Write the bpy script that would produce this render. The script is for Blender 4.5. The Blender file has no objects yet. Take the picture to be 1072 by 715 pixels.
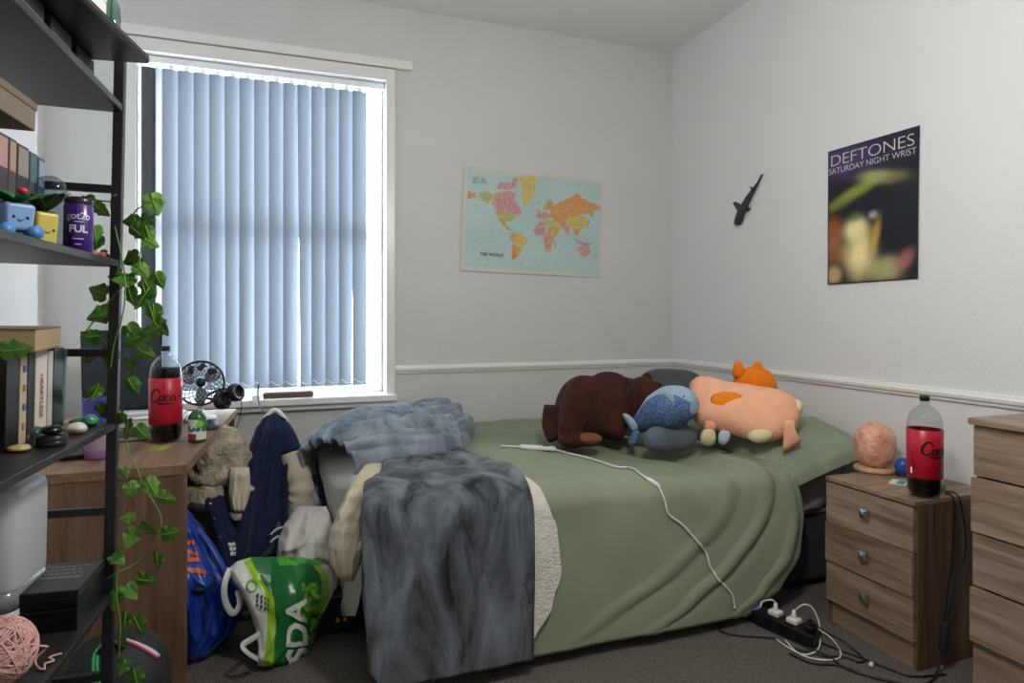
import bpy, bmesh, math, random
import numpy as np
from mathutils import Vector, Matrix, noise

random.seed(7)
PI = math.pi
C = bpy.context.scene.collection
scn = bpy.context.scene

# ------------------------------------------------------------------ camera model (metres, camera at the origin, floor z = 0)
H, F, CU, CV = 1.2, 670.0, 536.0, 330.0
TH = math.radians(19.86)
FWD = Vector((math.sin(TH), math.cos(TH), 0)); RGT = Vector((math.cos(TH), -math.sin(TH), 0)); UP = Vector((0, 0, 1))
EYE = Vector((0, 0, H))
def ray(u, v): return FWD + RGT*((u-CU)/F) + UP*((CV-v)/F)
def PD(u, v, d): return EYE + ray(u, v)*d
def PZ(u, v, z): r = ray(u, v); return EYE + r*((z-H)/r.z)
def PY(u, v, y): r = ray(u, v); return EYE + r*(y/r.y)
def PX(u, v, x): r = ray(u, v); return EYE + r*(x/r.x)
def PP(u, v, c, n): r = ray(u, v); return EYE + r*((c-EYE).dot(n)/r.dot(n))

YB, XR, XL, XB, YF, ZC = 3.586, 2.405, -1.05, -0.72, -1.3, 2.92   # back wall, right wall, alcove wall, chimney breast face, front wall, ceiling

# ------------------------------------------------------------------ colours and materials
def lin(h):
    h = h.lstrip('#'); o = []
    for i in (0, 2, 4):
        c = int(h[i:i+2], 16)/255
        o.append(c/12.92 if c <= .04045 else ((c+.055)/1.055)**2.4)
    return (*o, 1)

def nodes(name):
    m = bpy.data.materials.new(name); m.use_nodes = True
    nt = m.node_tree
    return m, nt, nt.nodes['Principled BSDF']

def N(nt, kind, **kw):
    n = nt.nodes.new(kind)
    for k, v in kw.items(): setattr(n, k, v)
    return n

def M(name, col, rough=.6, metal=0, col2=None, scale=8, detail=4, lo=.35, hi=.65, bump=0, bscale=60, sheen=0, coat=0, trans=0, stretch=None, spec=.5, bdist=.004):
    m, nt, b = nodes(name)
    b.inputs['Roughness'].default_value = rough; b.inputs['Metallic'].default_value = metal
    b.inputs['Specular IOR Level'].default_value = spec
    if sheen:
        b.inputs['Sheen Weight'].default_value = sheen*.4; b.inputs['Sheen Roughness'].default_value = .45
    if coat: b.inputs['Coat Weight'].default_value = coat; b.inputs['Coat Roughness'].default_value = .08
    if trans: b.inputs['Transmission Weight'].default_value = trans
    L = nt.links.new
    tc = N(nt, 'ShaderNodeTexCoord'); src = tc.outputs['Object']
    if stretch:
        mp = N(nt, 'ShaderNodeMapping'); mp.inputs['Scale'].default_value = stretch; L(src, mp.inputs[0]); src = mp.outputs[0]
    if col2:
        nz = N(nt, 'ShaderNodeTexNoise'); nz.inputs['Scale'].default_value = scale; nz.inputs['Detail'].default_value = detail
        L(src, nz.inputs['Vector'])
        cr = N(nt, 'ShaderNodeValToRGB'); cr.color_ramp.elements[0].position = lo; cr.color_ramp.elements[1].position = hi
        cr.color_ramp.elements[0].color = lin(col); cr.color_ramp.elements[1].color = lin(col2)
        L(nz.outputs['Fac'], cr.inputs[0]); L(cr.outputs[0], b.inputs['Base Color'])
    else:
        b.inputs['Base Color'].default_value = lin(col)
    if bump:
        n2 = N(nt, 'ShaderNodeTexNoise'); n2.inputs['Scale'].default_value = bscale; n2.inputs['Detail'].default_value = 3
        L(src, n2.inputs['Vector'])
        bp = N(nt, 'ShaderNodeBump'); bp.inputs['Strength'].default_value = bump; bp.inputs['Distance'].default_value = bdist
        L(n2.outputs['Fac'], bp.inputs['Height']); L(bp.outputs[0], b.inputs['Normal'])
    return m

def wood(name, dark, mid, light, axis, rough=.42):
    """Printed walnut grain running along the given axis of the object."""
    m, nt, b = nodes(name); L = nt.links.new
    tc = N(nt, 'ShaderNodeTexCoord'); oi = N(nt, 'ShaderNodeObjectInfo')
    mul = N(nt, 'ShaderNodeMath', operation='MULTIPLY'); mul.inputs[1].default_value = 40
    L(oi.outputs['Random'], mul.inputs[0])
    add = N(nt, 'ShaderNodeVectorMath', operation='ADD'); L(tc.outputs['Object'], add.inputs[0]); L(mul.outputs[0], add.inputs[1])
    def grain(a, c, sc, det):
        mp = N(nt, 'ShaderNodeMapping'); s = [c, c, c]; s[axis] = a; mp.inputs['Scale'].default_value = s
        L(add.outputs[0], mp.inputs[0])
        n = N(nt, 'ShaderNodeTexNoise'); n.inputs['Scale'].default_value = sc; n.inputs['Detail'].default_value = det
        n.inputs['Distortion'].default_value = .6; L(mp.outputs[0], n.inputs['Vector']); return n
    g1 = grain(1.6, 16, 1.6, 4); g2 = grain(3, 110, 1.3, 3)
    mx = N(nt, 'ShaderNodeMath', operation='MULTIPLY_ADD'); mx.inputs[1].default_value = .35; L(g2.outputs['Fac'], mx.inputs[0])
    sc = N(nt, 'ShaderNodeMath', operation='MULTIPLY'); sc.inputs[1].default_value = .68; L(g1.outputs['Fac'], sc.inputs[0]); L(sc.outputs[0], mx.inputs[2])
    cr = N(nt, 'ShaderNodeValToRGB'); e = cr.color_ramp.elements
    e[0].position = .34; e[0].color = lin(dark); e[1].position = .70; e[1].color = lin(light)
    k = e.new(.52); k.color = lin(mid)
    L(mx.outputs[0], cr.inputs[0]); L(cr.outputs[0], b.inputs['Base Color'])
    b.inputs['Roughness'].default_value = rough
    bp = N(nt, 'ShaderNodeBump'); bp.inputs['Strength'].default_value = .12; bp.inputs['Distance'].default_value = .002
    L(g2.outputs['Fac'], bp.inputs['Height']); L(bp.outputs[0], b.inputs['Normal'])
    return m

def printed(name, rough=.4, spec=.4, bump=0):
    m, nt, b = nodes(name)
    a = N(nt, 'ShaderNodeAttribute'); a.attribute_name = 'Col'
    nt.links.new(a.outputs['Color'], b.inputs['Base Color'])
    b.inputs['Roughness'].default_value = rough; b.inputs['Specular IOR Level'].default_value = spec
    return m

def clear(name, tint='#ffffff', gloss=.35, rough=.03, alpha=.12):
    """Thin clear plastic or glass: lets light straight through, mirrors at grazing angles."""
    m = bpy.data.materials.new(name); m.use_nodes = True; nt = m.node_tree; nt.nodes.clear(); L = nt.links.new
    o = N(nt, 'ShaderNodeOutputMaterial'); t = N(nt, 'ShaderNodeBsdfTransparent'); t.inputs[0].default_value = lin(tint)
    g = N(nt, 'ShaderNodeBsdfGlossy'); g.inputs['Roughness'].default_value = rough
    lw = N(nt, 'ShaderNodeLayerWeight'); lw.inputs['Blend'].default_value = gloss
    ma = N(nt, 'ShaderNodeMath', operation='MULTIPLY_ADD'); ma.inputs[1].default_value = .75; ma.inputs[2].default_value = .012+alpha*.06
    pw = N(nt, 'ShaderNodeMath', operation='POWER'); pw.inputs[1].default_value = 2.2; L(lw.outputs['Facing'], pw.inputs[0]); L(pw.outputs[0], ma.inputs[0])
    mx = N(nt, 'ShaderNodeMixShader'); L(ma.outputs[0], mx.inputs[0]); L(t.outputs[0], mx.inputs[1]); L(g.outputs[0], mx.inputs[2]); L(mx.outputs[0], o.inputs[0])
    return m

def translucent(name, col, amount, tcol=None):
    m, nt, b = nodes(name); L = nt.links.new
    b.inputs['Base Color'].default_value = lin(col); b.inputs['Roughness'].default_value = .8; b.inputs['Specular IOR Level'].default_value = .15
    t = N(nt, 'ShaderNodeBsdfTranslucent'); t.inputs[0].default_value = lin(tcol or col)
    mx = N(nt, 'ShaderNodeMixShader'); mx.inputs[0].default_value = amount
    o = [n for n in nt.nodes if n.type == 'OUTPUT_MATERIAL'][0]
    L(b.outputs[0], mx.inputs[1]); L(t.outputs[0], mx.inputs[2]); L(mx.outputs[0], o.inputs[0])
    return m

# ------------------------------------------------------------------ mesh builder
class MB:
    def __init__(s): s.v = []; s.f = []; s.m = []; s.c = []; s.smooth = []
    def add(s, v, f, mi=0, smooth=True, col=None):
        o = len(s.v); s.v += [Vector(p) for p in v]
        for k in f:
            s.f.append(tuple(i+o for i in k)); s.m.append(mi); s.smooth.append(smooth)
        s.c += list(col) if col is not None else [(1, 1, 1, 1)]*len(v)
        return s
    def box(s, x0, x1, y0, y1, z0, z1, bev=0, mi=0, M4=None, seg=2):
        bm = bmesh.new(); bmesh.ops.create_cube(bm, size=1)
        for v in bm.verts: v.co = Vector((x0+(v.co.x+.5)*(x1-x0), y0+(v.co.y+.5)*(y1-y0), z0+(v.co.z+.5)*(z1-z0)))
        if bev: bmesh.ops.bevel(bm, geom=bm.edges[:], offset=min(bev, .49*min(x1-x0, y1-y0, z1-z0)), segments=seg, profile=.5, affect='EDGES')
        bm.verts.index_update()
        s.add([M4 @ v.co if M4 else v.co.copy() for v in bm.verts], [[v.index for v in f.verts] for f in bm.faces], mi, False); bm.free(); return s
    def lathe(s, prof, n=32, c=(0, 0, 0), mi=0, cap0=False, cap1=False, M4=None, smooth=True):
        v = []; f = []
        for r, z in prof:
            for i in range(n):
                a = 2*PI*i/n; p = Vector((r*math.cos(a)+c[0], r*math.sin(a)+c[1], z+c[2])); v.append(M4 @ p if M4 else p)
        for j in range(len(prof)-1):
            for i in range(n): f.append((j*n+i, j*n+(i+1) % n, (j+1)*n+(i+1) % n, (j+1)*n+i))
        s.add(v, f, mi, smooth); o = len(s.v)-len(v)
        if cap0: s.f.append(tuple(o+i for i in reversed(range(n)))); s.m.append(mi); s.smooth.append(False)
        if cap1: s.f.append(tuple(o+(len(prof)-1)*n+i for i in range(n))); s.m.append(mi); s.smooth.append(False)
        return s
    def ell(s, c, r, rot=None, mi=0, n=20, m=12, disp=None):
        v = []; f = []; c = Vector(c)
        for j in range(m+1):
            ph = PI*j/m
            for i in range(n):
                a = 2*PI*i/n; d = Vector((math.sin(ph)*math.cos(a), math.sin(ph)*math.sin(a), math.cos(ph)))
                p = Vector((d.x*r[0], d.y*r[1], d.z*r[2]))
                if disp: p *= 1+disp(d)
                if rot: p = rot @ p
                v.append(c+p)
        for j in range(m):
            for i in range(n): f.append((j*n+i, (j+1)*n+i, (j+1)*n+(i+1) % n, j*n+(i+1) % n))
        return s.add(v, f, mi)
    def tube(s, pts, r, n=8, mi=0, close=False, flat=1, up=None, matfn=None):
        pts = [Vector(p) for p in pts]; k = len(pts); rs = r if isinstance(r, (list, tuple)) else [r]*k
        v = []; f = []; prev = None
        for i, p in enumerate(pts):
            t = (pts[(i+1) % k]-pts[i-1]) if close else (pts[min(i+1, k-1)]-pts[max(i-1, 0)])
            t = t.normalized() if t.length > 1e-9 else Vector((0, 0, 1))
            if prev is None:
                a = up or (Vector((0, 0, 1)) if abs(t.z) < .9 else Vector((1, 0, 0)))
            else: a = prev
            a = (a - t*a.dot(t)); a = a.normalized() if a.length > 1e-6 else t.orthogonal().normalized()
            prev = a; b = t.cross(a)
            for j in range(n):
                q = 2*PI*j/n; v.append(p + a*(math.cos(q)*rs[i]*flat) + b*(math.sin(q)*rs[i]))
        mm = []
        for i in range(k if close else k-1):
            for j in range(n):
                f.append((i*n+j, i*n+(j+1) % n, ((i+1) % k)*n+(j+1) % n, ((i+1) % k)*n+j)); mm.append(matfn(i, j) if matfn else mi)
        o = len(s.v); s.add(v, f, mi)
        if matfn: s.m[-len(f):] = mm
        if not close:
            s.f.append(tuple(o+j for j in reversed(range(n)))); s.m.append(mm[0] if matfn else mi); s.smooth.append(True)
            s.f.append(tuple(o+(k-1)*n+j for j in range(n))); s.m.append(mm[-1] if matfn else mi); s.smooth.append(True)
        return s
    def grid(s, P, mi=0, col=None, flip=False, closeu=False):
        nu, nv = len(P), len(P[0]); v = [p for row in P for p in row]; f = []
        for i in range(nu if closeu else nu-1):
            for j in range(nv-1):
                k = (i*nv+j, ((i+1) % nu)*nv+j, ((i+1) % nu)*nv+j+1, i*nv+j+1); f.append(k[::-1] if flip else k)
        return s.add(v, f, mi, True, col)
    def prism(s, pts, off, mi=0, smooth=False):
        n = len(pts); off = Vector(off); v = [Vector(p) for p in pts]+[Vector(p)+off for p in pts]
        f = [tuple(range(n))[::-1], tuple(range(n, 2*n))]+[(i, (i+1) % n, n+(i+1) % n, n+i) for i in range(n)]
        return s.add(v, f, mi, smooth)
    def cushion(s, outline, c, nrm, thick, thick2=None, rings=9, mi=0, power=2.4, disp=None, sub=4):
        """Stuffed shape: smooth closed outline (3-D points), swelling along nrm on both sides."""
        o = smooth_loop(outline, sub); n = len(o); c = Vector(c); nrm = Vector(nrm).normalized(); thick2 = thick if thick2 is None else thick2
        v = []; f = []
        for side, th in ((1, thick), (-1, thick2)):
            for k in range(rings+(1 if side == 1 else 0)):
                r = k/rings
                if side == -1 and k == rings: continue
                for p in o:
                    q = c+(p-c)*r + nrm*(side*th*(max(0, 1-r**power))**.5)
                    if disp: q += nrm*side*disp(q)*(1-r**4)
                    v.append(q)
        R1 = rings+1
        for k in range(rings):
            for i in range(n): f.append((k*n+i, k*n+(i+1) % n, (k+1)*n+(i+1) % n, (k+1)*n+i))
        b = R1*n
        for k in range(rings):
            for i in range(n):
                a0, a1 = b+k*n+i, b+k*n+(i+1) % n
                if k+1 < rings: c0, c1 = b+(k+1)*n+i, b+(k+1)*n+(i+1) % n
                else: c0, c1 = rings*n+i, rings*n+(i+1) % n
                f.append((a1, a0, c0, c1))
        return s.add(v, f, mi)
    def obj(s, name, mats, parent=None, world=True, color=False, origin=None):
        mats = mats if isinstance(mats, (list, tuple)) else [mats]
        o = bpy.data.objects.new(name, None) if False else None
        me = bpy.data.meshes.new(name)
        V = s.v
        if parent is not None:
            if world: inv = world_of(parent).inverted(); V = [inv @ p for p in V]
            loc = Vector((0, 0, 0))
        else:
            if origin is not None: loc = Vector(origin)
            else:
                xs = [p.x for p in V]; ys = [p.y for p in V]; loc = Vector(((min(xs)+max(xs))/2, (min(ys)+max(ys))/2, min(p.z for p in V)))
            V = [p-loc for p in V]
        me.from_pydata([tuple(p) for p in V], [], s.f)
        me.polygons.foreach_set('material_index', s.m); me.polygons.foreach_set('use_smooth', s.smooth)
        for m in mats: me.materials.append(m)
        if color:
            a = me.color_attributes.new('Col', 'FLOAT_COLOR', 'POINT'); a.data.foreach_set('color', [x for c in s.c for x in c])
        me.update()
        o = bpy.data.objects.new(name, me); C.objects.link(o); o.location = loc
        if parent is not None: o.parent = parent
        return o

def world_of(o):
    m = o.matrix_basis.copy(); p = o.parent
    while p is not None: m = p.matrix_basis @ m; p = p.parent
    return m

def smooth_loop(pts, sub=4):
    pts = [Vector(p) for p in pts]; n = len(pts); out = []
    for i in range(n):
        a, b, c, d = pts[i-1], pts[i], pts[(i+1) % n], pts[(i+2) % n]
        for k in range(sub): out.append(cr(a, b, c, d, k/sub))
    return out
def cr(a, b, c, d, t):
    return .5*((2*b)+(c-a)*t+(2*a-5*b+4*c-d)*t*t+(3*b-a-3*c+d)*t**3)
def curve(pts, sub=8):
    pts = [Vector(p) for p in pts]; n = len(pts); out = []
    for i in range(n-1):
        a, b, c, d = pts[max(i-1, 0)], pts[i], pts[i+1], pts[min(i+2, n-1)]
        for k in range(sub): out.append(cr(a, b, c, d, k/sub))
    return out+[pts[-1]]
def interp(keys, x):
    """keys: sorted list of (x, value or tuple)"""
    if x <= keys[0][0]: return keys[0][1]
    for (a, va), (b, vb) in zip(keys, keys[1:]):
        if x <= b:
            t = (x-a)/(b-a); t = t*t*(3-2*t)*.5+t*.5
            if isinstance(va, tuple): return tuple(p+(q-p)*t for p, q in zip(va, vb))
            return va+(vb-va)*t
    return keys[-1][1]

def thing(name, label, cat, loc=(0, 0, 0), rotz=0, group=None, mat=None):
    o = bpy.data.objects.new(name, None); C.objects.link(o); o.empty_display_size = .05
    if mat is not None: o.matrix_basis = mat
    else: o.location = loc; o.rotation_euler = (0, 0, rotz)
    bpy.context.view_layer.update() if mat is not None else None
    o['label'] = label; o['category'] = cat
    if group: o['group'] = group
    return o
def tag(o, label, cat, group=None, kind=None):
    o['label'] = label; o['category'] = cat
    if group: o['group'] = group
    if kind: o['kind'] = kind
    return o
def struct(o, label=None, cat=None):
    o['kind'] = 'structure'
    if label: o['label'] = label
    if cat: o['category'] = cat
    return o

def bake(o):
    dg = bpy.context.evaluated_depsgraph_get(); e = o.evaluated_get(dg)
    me = bpy.data.meshes.new_from_object(e, preserve_all_data_layers=True, depsgraph=dg)
    o.modifiers.clear(); o.data = me
    return o
def fuse(o, voxel=.01, it=6):
    m = o.modifiers.new('r', 'REMESH'); m.mode = 'VOXEL'; m.voxel_size = voxel; m.use_smooth_shade = True
    s = o.modifiers.new('s', 'SMOOTH'); s.factor = .5; s.iterations = it
    bpy.context.view_layer.update(); mats = list(o.data.materials); bake(o)
    for p in o.data.polygons: p.use_smooth = True
    if not o.data.materials:
        for q in mats: o.data.materials.append(q)
    return o
def solid(o, t, off=-1):  # gives a cloth sheet its thickness
    m = o.modifiers.new('t', 'SOLIDIFY'); m.thickness = t; m.offset = off
    return bake_later(o)
def bake_later(o): return o

def fbm(x, y, z=0, o=4):
    return noise.fractal(Vector((x, y, z)), 1.0, 2.0, o)
def ns(x, y, z=0): return noise.noise(Vector((x, y, z)))
def ridge(x, y, z=0): return 1-2*abs(noise.noise(Vector((x, y, z))))
def ss(a, b, x):
    t = max(0, min(1, (x-a)/(b-a))); return t*t*(3-2*t)

def displaced(P, h):
    """Move a grid of points along its own normals by h[i][j] (outward = up / towards the room)."""
    A = np.array([[tuple(p) for p in row] for row in P]); du = np.gradient(A, axis=0); dv = np.gradient(A, axis=1)
    n = np.cross(du, dv); l = np.linalg.norm(n, axis=2, keepdims=True); n = n/np.maximum(l, 1e-9)
    return A+n*np.array(h)[:, :, None]

def text_geo(s, size=1, shear=0, bold=0, space=1, align='CENTER'):
    cu = bpy.data.curves.new('t', 'FONT'); cu.body = s; cu.size = size; cu.shear = shear; cu.offset = bold; cu.align_x = align; cu.space_character = space; cu.resolution_u = 4
    o = bpy.data.objects.new('t', cu); C.objects.link(o); bpy.context.view_layer.update()
    dg = bpy.context.evaluated_depsgraph_get(); me = o.evaluated_get(dg).to_mesh()
    v = [p.co.copy() for p in me.vertices]; f = [tuple(p.vertices) for p in me.polygons]
    o.evaluated_get(dg).to_mesh_clear(); bpy.data.objects.remove(o); bpy.data.curves.remove(cu)
    return v, f

SKY_STRENGTH, FILL, FILL_POS, EXPOSURE = 23.0, 52.0, (.80, 1.05, 2.06), 0.22

# ------------------------------------------------------------------ materials
m_wall = M('wall_paint', '#cececb', .55, bump=.35, bscale=85, bdist=.004, col2='#cacac7', scale=3)  # darker copy of the wall paint: back wall's dimness put into the colour
m_wallLit = M('wall_paint_lit', '#dcdddd', .5, bump=.4, bscale=85, bdist=.004)  # same wall paint, lightened to paint window light on the side walls
m_ceil = M('ceiling_paint', '#e2e3e2', .8)
m_trim = M('white_gloss_paint', '#e4e3de', .3)
m_upvc = M('white_plastic_frame', '#eceef0', .25)
m_carpet = M('carpet_pile', '#45413e', .95, col2='#8d867f', scale=260, detail=2, lo=.3, hi=.7, bump=.9, bscale=300, bdist=.01, spec=.1)
m_blackmetal = M('black_metal', '#17181a', .45, col2='#1e1f21', scale=40)
m_blackboard = M('black_ash_board', '#1f2022', .42, col2='#292a2d', scale=5, stretch=(40, 3, 40), bump=.1, bscale=20)
m_black = M('black_plastic', '#0e0e10', .35)
m_blackmat = M('matt_black', '#121214', .7)
m_white = M('white_plastic', '#dcdedd', .35)
m_chrome = M('chrome', '#c9cdd0', .12, metal=1)
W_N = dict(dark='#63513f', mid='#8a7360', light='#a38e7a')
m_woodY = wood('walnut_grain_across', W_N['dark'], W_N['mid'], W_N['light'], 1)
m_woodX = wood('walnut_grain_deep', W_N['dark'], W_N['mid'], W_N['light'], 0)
m_woodShade = wood('walnut_shaded_side', '#4a382b', '#664f3d', '#7a6049', 2)  # darker copy of the walnut: shade painted into the carcass sides
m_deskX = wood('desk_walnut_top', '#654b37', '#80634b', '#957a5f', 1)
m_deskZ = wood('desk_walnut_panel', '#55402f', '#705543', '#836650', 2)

# ------------------------------------------------------------------ the room
WX0, WX1, WZ0, WZ1 = -.665, .548, .762, 2.50        # window opening
b = MB(); b.box(XL-.2, XR+.2, YF-.2, YB+.25, -.12, 0); struct(b.obj('floor', m_carpet))
b = MB(); b.box(XL-.2, XR+.2, YF-.2, YB+.25, ZC, ZC+.12); struct(b.obj('ceiling', m_ceil))
b = MB()
b.box(XL-.2, WX0, YB, YB+.2, 0, ZC).box(WX1, XR+.2, YB, YB+.2, 0, ZC).box(WX0, WX1, YB, YB+.2, 0, WZ0).box(WX0, WX1, YB, YB+.2, WZ1, ZC)
struct(b.obj('wall_back', m_wall))
b = MB(); b.box(XR, XR+.2, YF-.2, YB, 0, ZC); struct(b.obj('wall_right', m_wallLit))
b = MB(); b.box(XL-.2, XB, YF-.2, 2.4, 0, ZC).box(XL-.2, XL, 2.4, YB, 0, ZC); struct(b.obj('wall_left', m_wallLit))
b = MB(); b.box(XB, XR, YF-.2, YF, 0, ZC); struct(b.obj('wall_front', m_wall))

def rail_profile(pts, nrm):      # dado rail: stepped moulding swept between two points
    pr = [(0, .000), (.010, .002), (.012, .012), (.020, .018), (.022, .030), (.014, .036), (.012, .044), (0, .046)]
    a, c = Vector(pts[0]), Vector(pts[1]); nrm = Vector(nrm); v = []; f = []
    for p in (a, c):
        for o, z in pr: v.append(p+nrm*o+Vector((0, 0, z)))
    k = len(pr)
    for i in range(k-1): f.append((i, i+1, k+i+1, k+i))
    f.append(tuple(range(k))[::-1]); f.append(tuple(range(k, 2*k)))
    return MB().add(v, f, 0, False)
struct(rail_profile([(.60, YB, .872), (XR, YB, .872)], (0, -1, 0)).obj('trim_1', m_trim))
struct(rail_profile([(XR, YB-.012, .872), (XR, YF, .872)], (-1, 0, 0)).obj('trim_2', m_trim))
b = MB(); b.box(XL, .694, YB-.028, YB-.001, 2.572, 2.622, .004); struct(b.obj('trim_3', m_trim))      # batten over the window
for nm, bx in (('baseboard_back', (XL, XR, YB-.018, YB, 0, .12)), ('baseboard_right', (XR-.018, XR, YF, YB-.018, 0, .12))):
    b = MB(); b.box(*bx, .004); struct(b.obj(nm, m_trim))

# window: casing boards, sill, upvc sash and pane
win = bpy.data.objects.new('window_1', None); C.objects.link(win); win.location = (-.06, YB, WZ0); struct(win)
b = MB()
b.box(WX0-.09, WX0, YB-.022, YB, .71, 2.565, .004); b.box(WX1, WX1+.05, YB-.022, YB, .71, 2.565, .004)
b.box(WX0, WX1, YB-.022, YB, WZ1, 2.565, .004)
b.obj('window_casing', m_trim, win)
b = MB(); b.box(WX0-.12, WX1+.055, YB-.06, YB+.11, .728, .765, .006); b.box(WX0-.1, WX1+.045, YB-.035, YB-.001, .70, .728, .004)
b.obj('window_sill', m_trim, win)
y0, y1 = YB+.10, YB+.16
b = MB(); fr = .055
b.box(WX0, WX0+fr, y0, y1, .765, WZ1, .006).box(WX1-fr, WX1, y0, y1, .765, WZ1, .006).box(WX0+fr, WX1-fr, y0, y1, .765, .765+fr, .006).box(WX0+fr, WX1-fr, y0, y1, WZ1-fr, WZ1, .006)
b.box(WX0+fr, WX1-fr, y0-.005, y1, 1.62, 1.68, .006)
b.obj('window_frame', m_upvc, win)
b = MB(); b.box(WX0+fr-.002, WX1-fr+.002, YB+.128, YB+.134, .765+fr-.002, WZ1-fr+.002); b.obj('window_pane', clear('window_glass', gloss=.1, alpha=.05), win)

# vertical blind
bl = thing('vertical_blind', 'blue-grey vertical blind hanging closed in the tall white window', 'blind', (-.06, YB+.04, WZ1))
m_slat = translucent('blind_fabric', '#737b83', .055, '#909aa6')
m_slatdark = M('blind_fabric_doubled', '#5c6064', .8)
b = MB(); b.box(WX0+.004, WX1-.004, YB+.028, YB+.062, 2.462, 2.498, .003); b.obj('head_rail', m_upvc, bl)
YS = YB+.045; nsl = 14; sx0, sx1 = -.556, .447; pitch = (sx1-sx0)/nsl
zb, zt = .815, 2.44
slat_geo = []
def slat(x, ang, w=.086, bend=.011, twist=0, mat=m_slat, zb=zb, bow=0):
    P = []
    for i in range(9):
        s = i/8-.5; row = []
        for j in range(25):
            t = j/24; a = ang+twist*(1-t)
            lx = s*w; ly = bend*(1-4*s*s)
            row.append(Vector((x+lx*math.cos(a)-ly*math.sin(a)+bow*(1-t)*.5, YS+lx*math.sin(a)+ly*math.cos(a)*-1, zb+(zt-zb)*t)))
        P.append(row)
    o = MB().grid(P).obj('slat', mat, bl); return o
rr = random.Random(4)
for k in range(nsl):
    x = sx0+pitch*(k+.5)
    tw = rr.uniform(-.10, .10); bow = 0
    if k in (0, 4, 5, 8, 9, 12): tw += .26; bow = rr.choice((-1, 1))*.008
    if k == 9: bow = .02
    slat(x, math.radians(17)+rr.uniform(-.03, .03), twist=tw, bow=bow)
slat(-.618, math.radians(6), w=.072, mat=m_slatdark); slat(-.572, math.radians(68), w=.075, mat=m_slatdark, bend=.002)
# carriers, bottom chain, pull cord
for k in range(nsl):
    b = MB(); b.box(sx0+pitch*(k+.5)-.012, sx0+pitch*(k+.5)+.012, YS-.004, YS+.004, 2.435, 2.463, .002); b.obj('slat_hanger', m_upvc, bl)
pts = []
for k in range(3, nsl):
    x0 = sx0+pitch*(k+.1); x1 = x0+pitch
    for q in range(8):
        t = q/8; pts.append((x0+(x1-x0)*t, YS-.028, .852-.022*4*t*(1-t)))
MB().tube(pts, .0016, 5).obj('bottom_chain', m_white, bl)
MB().tube(curve([(.51, YB+.03, 2.46), (.512, YB+.03, 1.8), (.508, YB+.028, 1.34)], 10), .0018, 5).obj('pull_cord', m_white, bl)

# ------------------------------------------------------------------ light: overcast sky through the window, plus an added fill point light out of view overhead
w = bpy.data.worlds.new('overcast_sky'); scn.world = w; w.use_nodes = True; nt = w.node_tree
bg = nt.nodes['Background']; bg.inputs[1].default_value = SKY_STRENGTH
bg.inputs[0].default_value = (.80, .90, 1.0, 1)
po = bpy.data.lights.new('window_portal', 'AREA'); po.shape = 'RECTANGLE'; po.size = 1.25; po.size_y = 1.8; po.cycles.is_portal = True
oo = bpy.data.objects.new('window_portal', po); C.objects.link(oo); oo.location = (-.06, YB+.22, 1.63); oo.rotation_euler = (-PI/2, 0, 0)
la = bpy.data.lights.new('room_fill_light', 'POINT'); la.energy = FILL; la.shadow_soft_size = .11; la.color = (1, .965, .92)
lo = bpy.data.objects.new('room_fill_light', la); C.objects.link(lo); lo.location = (FILL_POS)

cam = bpy.data.cameras.new('camera'); cam.sensor_width = 36; cam.lens = F/1072*36; cam.shift_y = -(357.5-CV)/1072; cam.clip_start = .02
co = bpy.data.objects.new('camera', cam); C.objects.link(co); co.location = EYE; co.rotation_euler = (PI/2, 0, -TH); scn.camera = co
scn.view_settings.view_transform = 'Standard'; scn.view_settings.look = 'None'; scn.view_settings.gamma = 1; scn.view_settings.use_curve_mapping = False
scn.view_settings.exposure = EXPOSURE
scn.cycles.max_bounces = 10; scn.cycles.diffuse_bounces = 6; scn.cycles.transparent_max_bounces = 24; scn.cycles.caustics_reflective = False; scn.cycles.caustics_refractive = False
scn.cycles.sample_clamp_indirect = 6

# ------------------------------------------------------------------ bedside cabinet (fronts face the foot of the bed, -X)
NX0, NX1, NY0, NY1, NZ = 2.0, 2.395, 1.562, 1.935, .573
t = thing('bedside_cabinet', 'walnut bedside cabinet with three drawers and square chrome knobs beside the bed', 'bedside cabinet', ((NX0+NX1)/2, (NY0+NY1)/2, 0))
b = MB(); tk = .016
b.box(NX0+.016, NX1, NY0, NY0+tk, 0, NZ-.016, .001).box(NX0+.016, NX1, NY1-tk, NY1, 0, NZ-.016, .001).box(NX1-.01, NX1-.002, NY0+tk, NY1-tk, 0, NZ-.016)
b.obj('carcass', m_woodShade, t)
b = MB(); b.box(NX0, NX1, NY0-.001, NY1+.001, NZ-.016, NZ, .0015); b.obj('cabinet_top', m_woodX, t)
b = MB(); b.box(NX0+.018, NX0+.034, NY0+tk, NY1-tk, 0, .095, .001); b.obj('plinth', m_woodY, t)
def pyramid_knob(x, y, z, s, parent):
    b = MB(); b.box(x-.010, x, y-.006, y+.006, z-.006, z+.006)
    o = [Vector((x-.010, y+a*s, z+c*s)) for a, c in ((-1, -1), (1, -1), (1, 1), (-1, 1))]
    q = [p+Vector((-.006, 0, 0)) for p in o]; ap = Vector((x-.024, y, z))
    b.add(o+q+[ap], [(0, 1, 2, 3), (0, 4, 5, 1), (1, 5, 6, 2), (2, 6, 7, 3), (3, 7, 4, 0), (4, 8, 5), (5, 8, 6), (6, 8, 7), (7, 8, 4)], 0, False)
    return b.obj('handle', m_chrome, parent)
dz = [(.40, .551), (.25, .397), (.097, .247)]
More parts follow.
